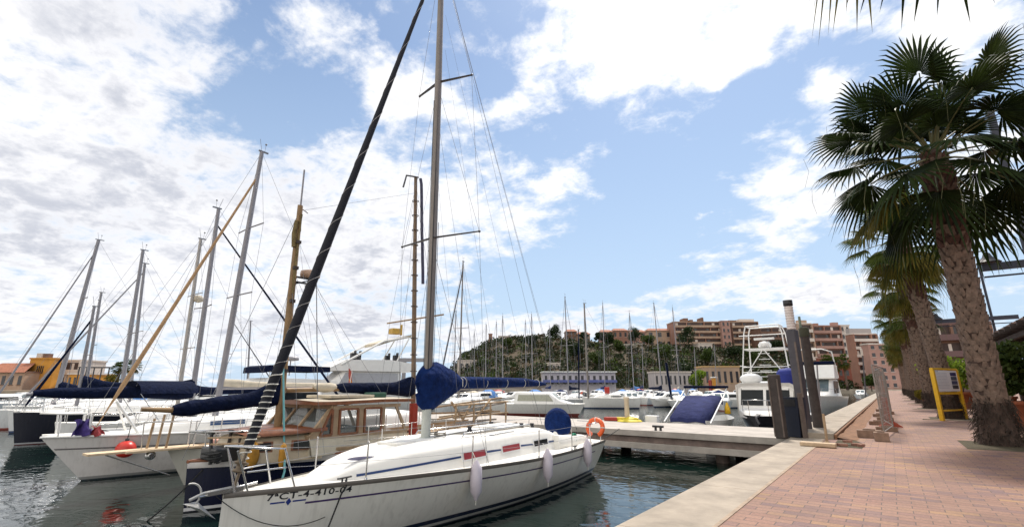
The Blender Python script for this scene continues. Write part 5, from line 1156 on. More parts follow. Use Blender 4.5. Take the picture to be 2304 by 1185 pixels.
# scrub over the slope
mb = MB()
for k in range(4600):
    px = rg.uniform(1000, 2010); d = rg.uniform(SH+14, RD+6)
    if ridge(px) > 855 or (px > 1262 and d > RD-26): continue
    p = D(px, 868, d); h = hz(px, d); s = rg.choice((.9, 1.2, 1.6, 2.1, 3.0)); leaves(mb, (p.x, p.y, h+s*.4), (s*1.2, s*1.2, s*.75), 26, s*.30, rg, rg.choice((0, 0, 1, 1, 2, 3)), .2)
tag(mb.build('hillside_scrub', [leaf_scrub, leaf_dark, leaf_mid, leafmat('leaf_dry', (.035, .026, .012), (.075, .052, .022), .15)]), kind='stuff')
# ============================================================ buildings
terra = mat('terracotta_render', (.29, .15, .105), .85, var=.2, scale=.25)
terra2 = mat('ochre_render', (.40, .28, .20), .85, var=.2, scale=.25)
rose = mat('rose_render', (.36, .21, .17), .85, var=.2, scale=.25)
brown = mat('brown_render', (.17, .095, .065), .85, var=.25, scale=.25)
pale = mat('pale_render', (.58, .51, .45), .85, var=.12, scale=.25)
orng = mat('orange_render', (.52, .24, .035), .85, var=.2, scale=.3)
tile = mat('roof_tile', (.30, .11, .06), .85, var=.3, scale=1.5)
winm = mat('far_window', (.03, .03, .035), .2, var=.3)
shade_m = mat('recess_shade', (.06, .04, .035), .8, var=.2)  # shade inside the open balconies, painted as a flat dark panel
def block(name, label, px0, px1, ytop, d, base=0., depth=14., floors=4, bays=5, wall=None, band=None, rot=0., top=None, style='band', cat='building', group=None, roof=None):
    a = D(px0, 868, d); b = D(px1, 868, d+rot*14); u = (b-a); u.z = 0; w_ = u.length
    H_ = CH+(868.5-ytop)/1110*d-base
    root = thing(name, label, cat, (a.x, a.y, base), math.atan2(u.y, u.x), group)
    mb = MB(); mb.box((w_/2, depth/2, H_/2-1), (w_, depth, H_+2)); mb.build('wall', wall, root)
    mb = MB(); mb.box((w_/2, depth/2, H_+.15), (w_+.5, depth+.5, .5)); mb.build('parapet', band or wall, root)
    fh = H_/floors; bw = w_/bays
    for f in range(floors):
        z0 = f*fh
        if style == 'band':
            mb = MB(); mb.box((w_/2, -.04, z0+fh*.62), (w_*.94, .10, fh*.50)); mb.build('recess_shade', shade_m, root)
            mb = MB(); mb.box((w_/2, -.65, z0+fh*.20), (w_*.97, 1.3, fh*.36)); mb.build('balcony', band or wall, root)
            for k in range(bays+1):
                if k in (0, bays) or (k*7+f) % 3 == 0:
                    mb = MB(); mb.box((.02*w_+k*bw*.96, -.55, z0+fh*.5), (.5, 1.0, fh*.98)); mb.build('pier', wall, root)
        for k in range(bays):
            if style == 'none' or (style == 'band' and (k+f) % 2): continue
            c = (k+.5)*bw; hh = fh*.52 if style == 'band' else fh*.5; ww = bw*.42
            mb = MB(); mb.box((c, -.10 if style == 'band' else -.03, z0+fh*.56), (ww, .08, hh)); fr = mb.build('window', winm if style == 'win' else (winm, pale, winm)[(k+f) % 3], root)
            if style == 'win': mb = MB(); mb.box((c, -.12, z0+fh*.29), (ww*1.25, .3, .14)); mb.build('sill', band or pale, fr)
    if top:
        for (k0, k1, hh, m_) in top: mb = MB(); mb.box((w_*(k0+k1)/2, depth*.5, H_+hh/2), (w_*(k1-k0), depth*.6, hh)); mb.build('roof_room', m_ or wall, root)
    if roof:
        mb = MB(); mb.loft([[Vector((-.6, -1, H_)), Vector((w_+.6, -1, H_))], [Vector((w_*.15, depth/2, H_+roof)), Vector((w_*.85, depth/2, H_+roof))], [Vector((-.6, depth+1, H_)), Vector((w_+.6, depth+1, H_))]], False, False, 0, False); mb.build('roof', tile, root)
    return root
zb = lambda px, d: hz(px, d)-1
block('apartment_building', 'long terracotta apartment block with open balcony bands along the ridge', 1527, 1640, 724, 322, 25, 14, 5, 8, terra, terra2, top=[(.25, .34, 3, brown), (.38, .44, 2, brown), (.62, .66, 3.5, brown)])
block('apartment_building', 'rose end block with square loggias at the right of the long terracotta one', 1638, 1658, 722, 318, 18, 14, 6, 2, rose, rose, style='win')
block('apartment_building', 'brown hilltop block with a curved pale top storey behind the tuna tower', 1660, 1723, 724, 328, 24, 14, 5, 5, brown, terra2, top=[(.0, .28, 1.6, None), (.4, .95, 2.4, pale)])
block('apartment_building', 'dark brown block between the tuna tower and the lamp pile', 1724, 1806, 738, 315, 8, 14, 8, 6, brown, brown)
block('apartment_building', 'broad terracotta block with tall plain gable right of the lamp pile', 1813, 1846, 728, 250, .3, 4, 7, 2, terra2, pale, top=[(.2, .8, 2, terra2)])
block('apartment_building', 'terracotta balcony block behind the white hooped cruiser', 1846, 1912, 733, 252, .3, 4, 8, 5, terra, rose, top=[(.15, .3, 1.5, None), (.8, 1., 2, rose)])
block('apartment_building', 'narrow pale apartment tower beside the terracotta balcony block', 1912, 1934, 732, 254, .3, 4, 8, 2, pale, pale, style='win')
block('apartment_building', 'red brick block low on the quay in front of the terracotta balcony block', 1858, 1935, 806, 222, .3, 4, 3, 5, mat('brick_red', (.27, .085, .055), .85, var=.25, scale=.3), rose, style='win')
block('apartment_building', 'apartment block with a grey pitched top and orange balconies near the path end', 1936, 1992, 752, 205, .3, 4, 7, 4, terra, pale, top=[(.0, .9, 2.5, mat('grey_top', (.36, .32, .30), .8, var=.1))])
block('apartment_building', 'white and terracotta block at the end of the path', 1970, 2060, 775, 190, .3, 4, 6, 5, rose, pale, style='win')
block('apartment_building', 'brown balconied building behind the palms and the pergola', 2112, 2262, 732, 118, .3, 14, 4, 8, brown, mat('plum_render', (.13, .08, .08), .85, var=.2), rot=-.4)
for i, (a, b, y, d, m_, fl, lab) in enumerate(((1276, 1302, 741, 326, brown, 3, 'tall brown house right of the round pine on the ridge'), (1302, 1332, 747, 326, terra2, 3, 'ochre house with the lower roof right of the tall brown ridge house'),
    (1356, 1385, 742, 330, rose, 2, 'leftmost rose house of the terrace along the ridge'), (1385, 1420, 739, 330, terra, 2, 'terracotta house second in the terrace along the ridge'), (1420, 1462, 742, 332, rose, 2, 'wide rose house in the middle of the ridge terrace'), (1462, 1524, 739, 332, terra2, 2, 'ochre house beside the long terracotta block on the ridge'))):
    block('house', lab, a, b, y+5, d, hz((a+b)/2, d)-3, 9, fl, 3, m_, pale, style='win', roof=2.0, cat='house')
for a, b, y, d, lab in ((1196, 1246, 779, 300, 'low pale villa on the slope left of the round pine'), (1232, 1262, 818, 245, 'small flat pale hut low on the slope above the restaurant'), (1028, 1072, 812, 262, 'pale flat-roofed villa at the foot of the hill behind the bare masts'), (1400, 1450, 776, 300, 'pale terrace wall house below the ridge villas'), (1580, 1612, 774, 290, 'white house with a pale blue gable below the long terracotta block'), (1495, 1530, 800, 270, 'buff house low on the slope left of the dark tree')):
    block('house', lab, a, b, y, d, hz((a+b)/2, d)-2.5, 8, 1, 3, pale, pale, style='win', cat='house')
block('house', 'small white tower house on the skyline at the hill crest', 1121, 1146, 757, 326, hz(1130, 326)-3, 6, 1, 2, pale, pale, style='win', cat='house')
block('chimney_house', 'tiny brick red hut on the skyline left of the small white tower', 1098, 1106, 752, 322, hz(1102, 322)-3, 3, 1, 1, terra, terra, style='win', cat='house')
# quayside buildings
q = block('restaurant', 'long white quay restaurant with a blue awning stripe below the hill', 1222, 1386, 838, 180, .3, 10, 1, 12, mat('restaurant_white', (.46, .43, .46), .7, var=.08), whitep, style='win')
mb = MB(); w_ = (D(1386, 868, 180)-D(1222, 868, 180)).length; mb.beam((0, -1.2, 3.0), (w_, -1.2, 3.0), 2.4, .9); mb.build('awning', mat('awning_blue', (.10, .12, .32), .8), q)
mb = MB(); mb.box((w_/2, 4, 6.35), (w_+1, 10, .35)); mb.build('roof', whitep, q)
block('house', 'low white harbour office left of the dark green tree', 1474, 1557, 838, 172, .3, 8, 1, 8, mat('office_white', (.46, .41, .40), .7, var=.1), pale, style='win', cat='building')
block('house', 'ochre harbour house with a flat roof behind the far boats', 1587, 1668, 826, 176, .3, 8, 1, 6, terra2, mat('ochre_trim', (.50, .32, .14), .8), style='win', cat='building')
mb = MB(); p = D(1608, 868, 120); t = thing('fuel_pump', 'orange and red kiosk post standing among the far boats', 'kiosk', (p.x, p.y, 0)); mb.box((0, 0, 1.4), (.9, .9, 4.2)); mb.build('body', orng, t, bevel=.05); mb = MB(); mb.box((-.95, 0, 1.2), (.7, .7, 3.6)); mb.build('red_panel', redw, t, bevel=.05); mb = MB(); mb.box((0, 0, 3.6), (1.3, 1.3, .25)); mb.build('cap', whitep, t, bevel=.04)
# left shore
block('tower_house', 'square orange tower house with four narrow slots at the far left', 54, 112, 808, 165, .3, 2.2, 1, 1, orng, orng, style='none')
tw_ = [o for o in bpy.data.objects if o.name == 'tower_house'][0]
for k in range(4): mb = MB(); mb.box((3.1+.62*k, -.03, 6.6), (.34, .1, 2.6)); mb.build('slot_window', winm, tw_)
mb = MB(); mb.box((4.6, 1.1, 10.9), (2., 1.6, 2.2)); mb.build('roof_room', brown, tw_); mb = MB(); mb.box((2.2, 1.1, 10.9), (1.6, 1.5, 2.4)); mb.build('roof_room', pale, tw_)
block('house', 'brown house with a sloping tiled roof at the left edge', -60, 50, 838, 160, .3, 10, 1, 6, terra2, brown, style='win', roof=3.2, cat='house')
block('house', 'orange rock-faced house left of the brown tiled roof', -140, 10, 822, 185, .3, 10, 2, 5, orng, orng, style='none', cat='house')
block('house', 'pale terrace building with dark openings right of the orange tower', 108, 175, 812, 172, .3, 10, 2, 5, pale, pale, style='band', cat='building')
block('house', 'low orange house with pale posts below the left palms', 148, 205, 842, 158, .3, 8, 1, 5, orng, pale, style='win', cat='house')
a = D(170, 868, 150); b = D(238, 868, 150); t = thing('pergola', 'thin dark shelter frame left of the far palms', 'pergola', (a.x, a.y, .25), math.atan2(b.y-a.y, b.x-a.x))
mb = MB(); L_ = (b-a).length; mb.box((L_/2, 1.5, 6.9), (L_, 4, .3)); mb.build('roof', darkgrey, t)
for k in range(5): mb = MB(); mb.box((L_*k/4, 0, 3.4), (.25, .25, 6.8)); mb.build('post', darkgrey, t)
# trees one can tell apart
TR = [(1249, 762, 322, 9.5, 4.6, leaf_dark, 'round_pine', 'round dark pine standing alone on the ridge'), (1318, 770, 322, 5, 2.6, leaf_dark, 'tree', 'small dark tree between the two ridge houses'), (1352, 768, 318, 7, 3.2, leaf_dark, 'tree', 'dark tree at the left end of the ridge terrace'),
 (1435, 772, 312, 9, 5., leaf_dark, 'tree', 'broad dark tree below the middle of the ridge terrace'), (1462, 780, 305, 8, 4.5, leaf_mid, 'tree', 'mid green tree below the right end of the ridge terrace'), (1375, 785, 300, 8, 4.5, leaf_dark, 'tree', 'dark tree midway down the slope under the terrace'),
 (1400, 800, 280, 9, 4.2, leaf_mid, 'tree', 'bushy green tree in the middle of the slope'), (1548, 790, 296, 13, 6.0, leaf_dark, 'tree', 'large dark tree in front of the long terracotta block'), (1542, 835, 215, 10, 4., leaf_dark, 'tree', 'tall dark tree behind the short blue mast'),
 (1500, 815, 255, 10, 5., leaf_mid, 'tree', 'green tree left of the tall dark tree low on the slope'), (1600, 812, 262, 8, 4., leaf_mid, 'tree', 'green tree above the ochre harbour house'), (1660, 805, 270, 10, 5., leaf_dark, 'tree', 'dark tree below the rose end block'), (1700, 815, 262, 11, 5., leaf_mid, 'tree', 'green tree seen through the tuna tower'),
 (1755, 800, 280, 10, 4.5, leaf_dark, 'tree', 'dark tree just left of the lamp pile'), (1570, 862, 165, 6, 2.6, leaf_lime, 'tree', 'lime green shrub tree between the white office and the ochre house'), (1300, 815, 268, 8, 4.5, leaf_dark, 'tree', 'dark tree above the left half of the quay restaurant'), (1345, 825, 250, 8, 4.5, leaf_mid, 'tree', 'green tree above the right half of the quay restaurant'),
 (1140, 800, 290, 6, 3.4, leaf_mid, 'tree', 'low green tree on the slope under the small white tower'), (1085, 830, 250, 6, 3.5, leaf_mid, 'tree', 'green tree at the foot of the hill by the bare masts'), (1200, 800, 285, 6, 3.6, leaf_dark, 'tree', 'dark tree just below the low pale villa'), (1825, 845, 185, 9, 4.2, leaf_mid, 'tree', 'leafy tree at the foot of the plain gable block'), (1960, 860, 170, 5, 3., leaf_mid, 'tree', 'small green tree near the end of the path')]
for i, (px, y, d, h, r, m_, nm, lab) in enumerate(TR):
    p = D(px, 868, d); tree(nm, lab, (p.x, p.y, hz(px, d) if d > SH else .3), h*1.15, r*1.15, m_, 40+i, 2000, .42, .16, lobes=9)
# ============================================================ things on the quay
def D0(px, py, base): # height of a pixel row above a ground point
    d = -math.sin(YAW)*base.x+math.cos(YAW)*base.y; return D(px, py, d)
b = G(1815, 975); z0 = D0(1772, 675, b).z; z1 = D0(1780, 742, b).z
lp = thing('lamp_post', 'thick dark quay post with a pale ribbed lamp head and black cap', 'lamp', (b.x, b.y, 0), R(-20))
mb = MB(); mb.box((0, 0, z1/2), (.31, .27, z1)); mb.build('post', mat('post_graphite', (.055, .05, .06), .55, var=.25, scale=3, bump=.1), lp, bevel=.03)
mb = MB(); mb.box((.12, -.14, z1*.45), (.06, .03, z1*.85)); mb.build('corner_strip', mat('grey_strip', (.13, .10, .085), .8, var=.3, scale=5), lp)
mb = MB(); hh = z0-z1
prof = []
for k in range(9): zz = z1+hh*(.02+.78*k/9); prof += [(.13, zz), (.14, zz+hh*.02), (.14, zz+hh*.06), (.12, zz+hh*.07)]
mb.lathe(prof, (0, 0, 0), 20); mb.build('lamp_head', mat('ribbed_lens', (.62, .55, .52), .35, var=.1), lp)
mb = MB(); mb.lathe([(.13, z0-hh*.2), (.15, z0-hh*.19), (.15, z0-.01), (.05, z0)], (0, 0, 0), 20); mb.build('cap', blackp, lp)
b = G(1843, 972); z2 = D0(1818, 738, b).z
t = thing('timber_pile', 'brown timber pile with a thin rod on top right of the dark lamp post', 'pile', (b.x, b.y, 0))
mb = MB(); mb.tube([(0, 0, -2), (0, 0, z2*.5), (0, 0, z2)], [.155, .15, .14], 12); mb.build('pile', darkwood, t); mb = MB(); mb.lathe([(.165, z2-.3), (.165, z2), (.1, z2+.03)], (0, 0, 0), 12); mb.build('cap', mat('moss_cap', (.05, .05, .03), .9), t)
mb = MB(); mb.tube([(-.08, 0, z2), (-.08, 0, z2+.42)], .04, 6); mb.build('rod', mat('green_rod', (.16, .2, .15), .6), t)
b = G(1760, 986); z2 = D0(1750, 842, b).z
t = thing('timber_pile', 'shorter dark timber pile with pale worn edges left of the navy bin', 'pile', (b.x, b.y, 0), R(-15))
mb = MB(); mb.box((0, 0, z2/2), (.27, .25, z2)); mb.build('pile', darkwood, t, bevel=.03); mb = MB()
for sx in (-.13, .125): mb.box((sx, -.125, z2*.48), (.035, .03, z2*.9))
mb.build('worn_edge', mat('grey_strip', (.13, .10, .085), .8), t)
b = G(1785, 984); z2 = D0(1779, 893, b).z
t = thing('litter_bin', 'navy blue open-topped litter bin between the two quay piles', 'bin', (b.x, b.y+.25, 0), R(-18))
mb = MB(); ww = .34
mb.loft([[Vector((s*w_, c*w_*.8, z)) for s, c in ((-1, -1), (1, -1), (1, 1), (-1, 1))] for w_, z in ((ww*.86, .02), (ww, z2-.25), (ww, z2), (ww*.9, z2), (ww*.86, z2-.35), (ww*.6, .1))], True, True, 0, False); mb.build('body', mat('bin_navy', (.009, .014, .03), .5, var=.2), t)
mb = MB(); mb.box((0, -ww*.8-.012, z2-.16), (ww*1.7, .03, .2)); mb.build('rim_panel', blackp, t)
mb = MB(); mb.box((.37, -.1, z2*.55), (.05, .22, z2*1.12)); mb.build('side_board', mat('grey_strip', (.13, .10, .085), .8), t)
for lab, bx, by, tx, ty, r_, m_ in (('thin grey stake in the coping right of the timber pile', 1846, 958, 1838, 820, .03, alu2), ('short weathered stake by the stone slab at the coping end', 1861, 995, 1852, 930, .035, oldwood), ('thin rod leaning behind the timber pile', 1848, 938, 1843, 860, .02, alu2), ('dark upright post further along the coping', 1948, 893, 1941, 800, .09, darkgrey)):
    b = G(bx, by); tp = D0(tx, ty, b); mb = MB(); mb.tube([(0, 0, -.1), tp-b], r_, 7); mb.lathe([(r_*1.6, 0), (r_*1.6, .03), (r_, .04)], (0, 0, .0), 8); o = mb.build('stake', m_, None, b); tag(o, lab, 'post')
t = thing('light_box', 'pale box lamp on top of the dark coping post', 'lamp', D0(1940, 800, G(1948, 893))); mb = MB(); mb.box((0, 0, .5), (.3, .25, 1.0)); mb.build('body', pale, t, bevel=.04)
mb = MB(); mb.box((-1.70, 15.1, .06), (.78, .26, .10), R(-3)); tag(mb.build('stone_slab', mat('slab_stone', (.48, .36, .24), .85, var=.25, scale=6, bump=.3), bevel=.02), 'pale loose stone slab lying across the end of the quay coping', 'slab')
rg = random.Random(31)
for i in range(5):
    mb = MB(); mb.box((0, 0, .035), (.2, .1, .065)); o = mb.build('loose_brick', pavm if False else mat('brick_loose', (.26, .13, .09), .85, var=.3, scale=8), None, (-1.35+.13*i+rg.uniform(-.05, .05), 15.75+rg.uniform(-.25, .35), .004 if i != 2 else .07), rg.uniform(0, 3), .006); tag(o, 'loose red paving brick lying in the torn-up patch by the stone slab', 'brick', 'loose bricks by the slab')
mb = MB(); mb.add([(-1.44, 15.4, .004), (-.8, 15.3, .004), (-.75, 16.3, .004), (-1.0, 17.4, .004), (-1.44, 17.3, .004)], [(0, 1, 2, 3, 4)]); tag(mb.build('torn_paving_bed', earth), kind='structure')
# bollard-like pedestals on the pier
b = G(1412, 947); zt = D0(1408, 893, b).z
t = thing('service_pedestal', 'pale slim service pedestal with a yellow foot on the pier', 'pedestal', (b.x, b.y, 0))
mb = MB(); mb.lathe([(.11, .1), (.10, zt-.12), (.13, zt-.1), (.13, zt), (.05, zt+.03)], (0, 0, 0), 14); mb.build('column', mat('pedestal_cream', (.55, .47, .36), .6), t)
mb = MB(); rg2 = random.Random(5); mb.lathe([(.55, 0), (.5, .06), (.2, .14), (.1, .2)], (.1, 0, 0), 16); mb.tube([(.5*math.cos(q*.6), .3*math.sin(q*.6), .06+.003*q) for q in range(30)], .03, 5); mb.build('hose_coil', mat('yellow_hose', (.60, .48, .03), .6, var=.2), t)
mb = MB(); mb.box((0, 0, .08), (1.0, .3, .16)); tag(mb.build('folded_tarpaulin', redw, None, G(1385, 946), R(10), .03), 'flat dark red bundle lying on the pier left of the pedestal', 'bundle')
b = G(1456, 972); t = thing('mooring_cleat', 'black mooring cleat at the front edge of the pier', 'cleat', (b.x, 17.25, -.01))
mb = MB(); mb.tube([(-.2, 0, .14), (.2, 0, .14)], .04, 8)
for x in (-.09, .09): mb.tube([(x, 0, 0), (x, 0, .14)], .045, 8)
mb.build('horn', blackp, t)
# ------------------------------------------------------------ works fence with its feet and the orange barrier
galv = mat('galvanised_fence', (.27, .235, .21), .5, .4, var=.15)
foot_m = mat('fence_foot_block', (.24, .155, .11), .9, var=.3, scale=5, bump=.4)
base = Vector((-.36, 18.35, 0)); ang = [4, -5, 3.5, -4, 5, -5]; p = base.copy(); joints = [p.copy()]; ORD = ('first', 'second', 'third', 'fourth', 'fifth', 'sixth')
for i, a in enumerate(ang):
    d = Vector((math.sin(R(a)), math.cos(R(a)), 0)); L_ = 3.3
    t = thing('mesh_fence', ORD[i]+' wire mesh fence panel from the near end, along the coping side of the path', 'fence', p, -R(a), 'wire mesh fence panels')
    mb = MB()
    for y in (.05, L_-.05): mb.tube([(0, y, .05), (0, y, 2.15)], .022, 7)
    for z in (.2, 2.13): mb.tube([(0, .05, z), (0, L_-.05, z)], .018, 6)
    mb.build('frame', galv, t)
    mb = MB()
    for k in range(20): mb.tube([(0, .05+(L_-.1)*k/20, .2), (0, .05+(L_-.1)*k/20, 2.13)], .003, 4)
    for k in range(9): mb.tube([(0, .05, .2+.215*k), (0, L_-.05, .2+.215*k)], .0045, 4)
    mb.build('wire_mesh', galv, t)
    p = p+d*L_; joints.append(p.copy())
for i, (x, y, dx, dy, dz, lab) in enumerate(((-.42, 17.75, .34, .30, .24, 'nearest brown fence foot block, standing alone on the paving'), (-.72, 18.7, .62, .34, .22, 'widest brown fence foot block, just behind the nearest one'))+tuple((j.x-.2, j.y, .6, .26, .15, 'brown fence foot block under the joint after the '+ORD[k]+' mesh panel') for k, j in enumerate(joints[1:]))):
    t = thing('fence_foot', lab, 'block', (x, y, 0), R(4), 'fence foot blocks')
    mb = MB(); mb.box((0, 0, dz/2), (dx, dy, dz)); mb.build('block', foot_m, t, bevel=.015)
    mb = MB(); mb.box((0, 0, dz+.02), (dx*.5, dy*.5, .04)); mb.build('socket', foot_m, t, bevel=.01)
b = G(2013, 962); t = thing('barrier', 'orange plastic works barrier seen end-on beside the mesh fence', 'barrier', (b.x-.1, b.y, 0), R(4))
zt = D0(2001, 893, b).z
orb = mat('barrier_orange', (.38, .06, .025), .5, var=.15, scale=4)
mb = MB(); mb.box((0, 1.0, zt-.12), (.09, 2.0, .2)); mb.box((0, 1.0, .35), (.09, 2.0, .12))
for k in range(9): mb.box((0, .04+k*.24, zt/2+.1), (.07, .07, zt-.25))
mb.build('panel', orb, t, bevel=.01)
for y in (.15, 1.85): mb = MB(); mb.loft([[Vector((s*.36, y-.05, .02)), Vector((s*.36, y+.05, .02)), Vector((s*.36, y+.05, .05)), Vector((s*.36, y-.05, .05))] if abs(s) == 1 else [Vector((s, y-.07, .02)), Vector((s, y+.07, .02)), Vector((s, y+.07, .26)), Vector((s, y-.07, .26))] for s in (-1, 0, 1)], True, True, 0, False); mb.build('foot', orb, t)
mb = MB(); mb.box((0, .9, zt+.45), (.05, 1.2, .7)); mb.build('upper_panel', mat('faded_board', (.42, .22, .17), .7, var=.2), t)
# ------------------------------------------------------------ yellow information board
A = G(2121, 946); B_ = G(2174, 942); u = B_-A; u.z = 0; wS = u.length; zt = D0(2095, 830, A).z; zb_ = D0(2108, 882, A).z
t = thing('information_board', 'yellow framed information board with a white panel in front of the second palm', 'sign', A, math.atan2(u.y, u.x))
for x in (0, wS): mb = MB(); mb.box((x, 0, zt/2), (.16, .16, zt)); mb.build('post', yellow, t, bevel=.015)
mb = MB(); mb.box((wS/2, 0, zt+.02), (wS+.16, .12, .09)); mb.box((wS/2, 0, zb_-.05), (wS-.16, .10, .10)); mb.box((wS/2, .02, .42), (wS-.16, .05, .07)); mb.build('frame', yellow, t, bevel=.01)
mb = MB(); mb.box((wS/2, -.03, (zt+zb_)/2), (wS-.18, .04, zt-zb_-.08)); pn = mb.build('panel', mat('board_white', (.86, .86, .88), .4, var=.03), t)
mb = MB(); rg = random.Random(3); hP = zt-zb_
for k in range(11): mb.box((.16+(wS*.5)*rg.uniform(.9, 1)/2, -.054, zb_+hP*(.84-.066*k)), (wS*.5*rg.uniform(.8, 1), .006, .018))
mb.box((.3, -.054, zb_+hP*.91), (.3, .006, .05)); mb.build('text_block', mat('print_grey', (.58, .60, .66), .6), pn)
for k in range(4): mb = MB(); mb.box((wS*.79, -.055, zb_+hP*(.80-.19*k)), (wS*.25, .008, hP*.16)); mb.build('picture', [mat('print_navy', (.02, .03, .12), .5), mat('print_teal', (.06, .09, .13), .5), mat('print_blue', (.05, .07, .15), .5), mat('print_dark', (.04, .05, .06), .5)][k], pn)
# ------------------------------------------------------------ planters and shrubs
potm = mat('terracotta_pot', (.36, .11, .05), .8, var=.2, scale=3)
def planter(lab, px, py, hpot, rpot, m_, hs, rs, seed, square=False):
    p = G(px, py); t = thing('planter', lab[0], 'planter', (p.x, p.y, 0))
    mb = MB(); mb.lathe([(rpot*.6, 0), (rpot*.9, hpot*.85), (rpot, hpot*.86), (rpot, hpot), (rpot*.85, hpot), (rpot*.8, hpot*.85)], (0, 0, 0), 20); mb.build('pot', potm, t)
    s = thing('shrub', lab[1], 'shrub', (p.x, p.y, hpot*.9)); rg = random.Random(seed)
    mb = MB()
    for k in range(6): a = rg.uniform(0, 6.28); mb.tube([(0, 0, -.1), (math.cos(a)*rs*.5, math.sin(a)*rs*.5, hs*.6)], [.03, .01], 5)
    mb.build('stems', bark, s); mb = MB()
    for k in range(9):
        a = rg.uniform(0, 6.28); d = rg.uniform(.1, .65)*rs; leaves(mb, (math.cos(a)*d, math.sin(a)*d, hs*rg.uniform(.25, .8)), (rs*.5, rs*.5, hs*.26), 260, .12, rg, 0, .1)
    mb.build('foliage', m_, s)
planter(('terracotta pot behind the information board', 'lime green shrub in the pot behind the information board'), 2172, 918, 1.1, .8, leaf_lime, 3.1, 2.1, 1)
planter(('terracotta pot at the right edge behind the near palm', 'dark green shrub at the right edge behind the near palm'), 2318, 960, .95, .6, leaf_mid, 2.3, 1.3, 2)
planter(('small dark planter left of the information board', 'olive shrub left of the information board'), 2090, 911, .5, .4, leaf_yel, 1.3, .75, 3)
planter(('terracotta pot under the pergola edge', 'bright green shrub under the pergola edge'), 2268, 925, .9, .6, leaf_lime, 1.7, 1.1, 4)
# ------------------------------------------------------------ pergola terrace at the right
t = thing('pergola', 'dark timber pergola roof over the terrace at the right edge', 'pergola', (5.0, 22.0, 0))
mb = MB(); mb.box((2.3, 10, 4.18), (5.2, 28, .10)); mb.build('roof', mat('pergola_roof', (.17, .10, .075), .8, var=.25, scale=2), t)
for k in range(20): mb = MB(); mb.box((2.2, -3.6+k*1.4, 4.03), (5.4, .12, .2)); mb.build('rafter', darkwood, t)
mb = MB(); mb.box((.15, 10, 3.82), (.18, 28, .22)); mb.build('edge_beam', darkwood, t)
for y in (-3, 4.2, 12.9, 20.5): mb = MB(); mb.box((.15, y, 1.86), (.24, .24, 3.72)); mb.build('post', darkwood, t, bevel=.02)
t = thing('restaurant', 'orange red terrace building under the pergola at the right edge', 'building', (10.0, 20, 0))
mb = MB(); mb.box((4, 15, 1.9), (8, 44, 3.8)); mb.build('wall', mat('red_wall', (.40, .10, .05), .8, var=.2, scale=1), t)
for k in range(8): mb = MB(); mb.box((-.03, -4+k*5, 1.7), (.1, 2.2, 2.2)); fr = mb.build('window', whitep, t); mb = MB(); mb.box((-.09, -4+k*5, 1.7), (.06, 1.8, 1.8)); mb.build('pane', glassg, fr)
# ------------------------------------------------------------ steel lamp frames over the path
def gantry(lab, Y, px0, py0, px1, py1, pxp, pyp):
    a = atY(px0, py0, Y); c = atY(px1, py1, Y); p = atY(pxp, pyp, Y)
    t = thing('lamp_gantry', lab, 'lamp', (p.x, Y, 0))
    mb = MB(); mb.box((0, 0, p.z/2+1.5), (.22, .22, p.z+3)); mb.build('post', steelblue, t); mb = MB(); mb.tube([(.75, .2, 0), (.75, .2, p.z+3)], .07, 8); mb.build('stay_tube', steelblue, t)
    z = (a.z+c.z)/2; mb = MB(); mb.box(((a.x+c.x)/2-p.x+1.5, 0, z), (c.x-a.x+3, .16, .26)); mb.build('beam', steelblue, t); mb = MB(); mb.tube([(a.x-p.x, 0, z-.35), (c.x-p.x+3, 0, z-.35)], .035, 6); mb.build('tie_rod', steelblue, t)
    mb = MB(); x0 = a.x-p.x+.15; mb.tube([(x0-.45, 0, z+.62), (x0+.05, 0, z+.62)], .025, 6); mb.lathe([(.36, .16), (.30, .22), (.14, .38), (.10, .5), (.03, .56)], (x0+.05, 0, z), 16); mb.build('lamp_shade', blackp, t)
gantry('tall dark steel frame with a bell lamp on its beam beside the near palm', 24.0, 2210, 603, 2304, 592, 2262, 380)
gantry('second dark steel frame whose beam shows behind the second palm', 44.0, 2100, 726, 2150, 718, 2160, 560)
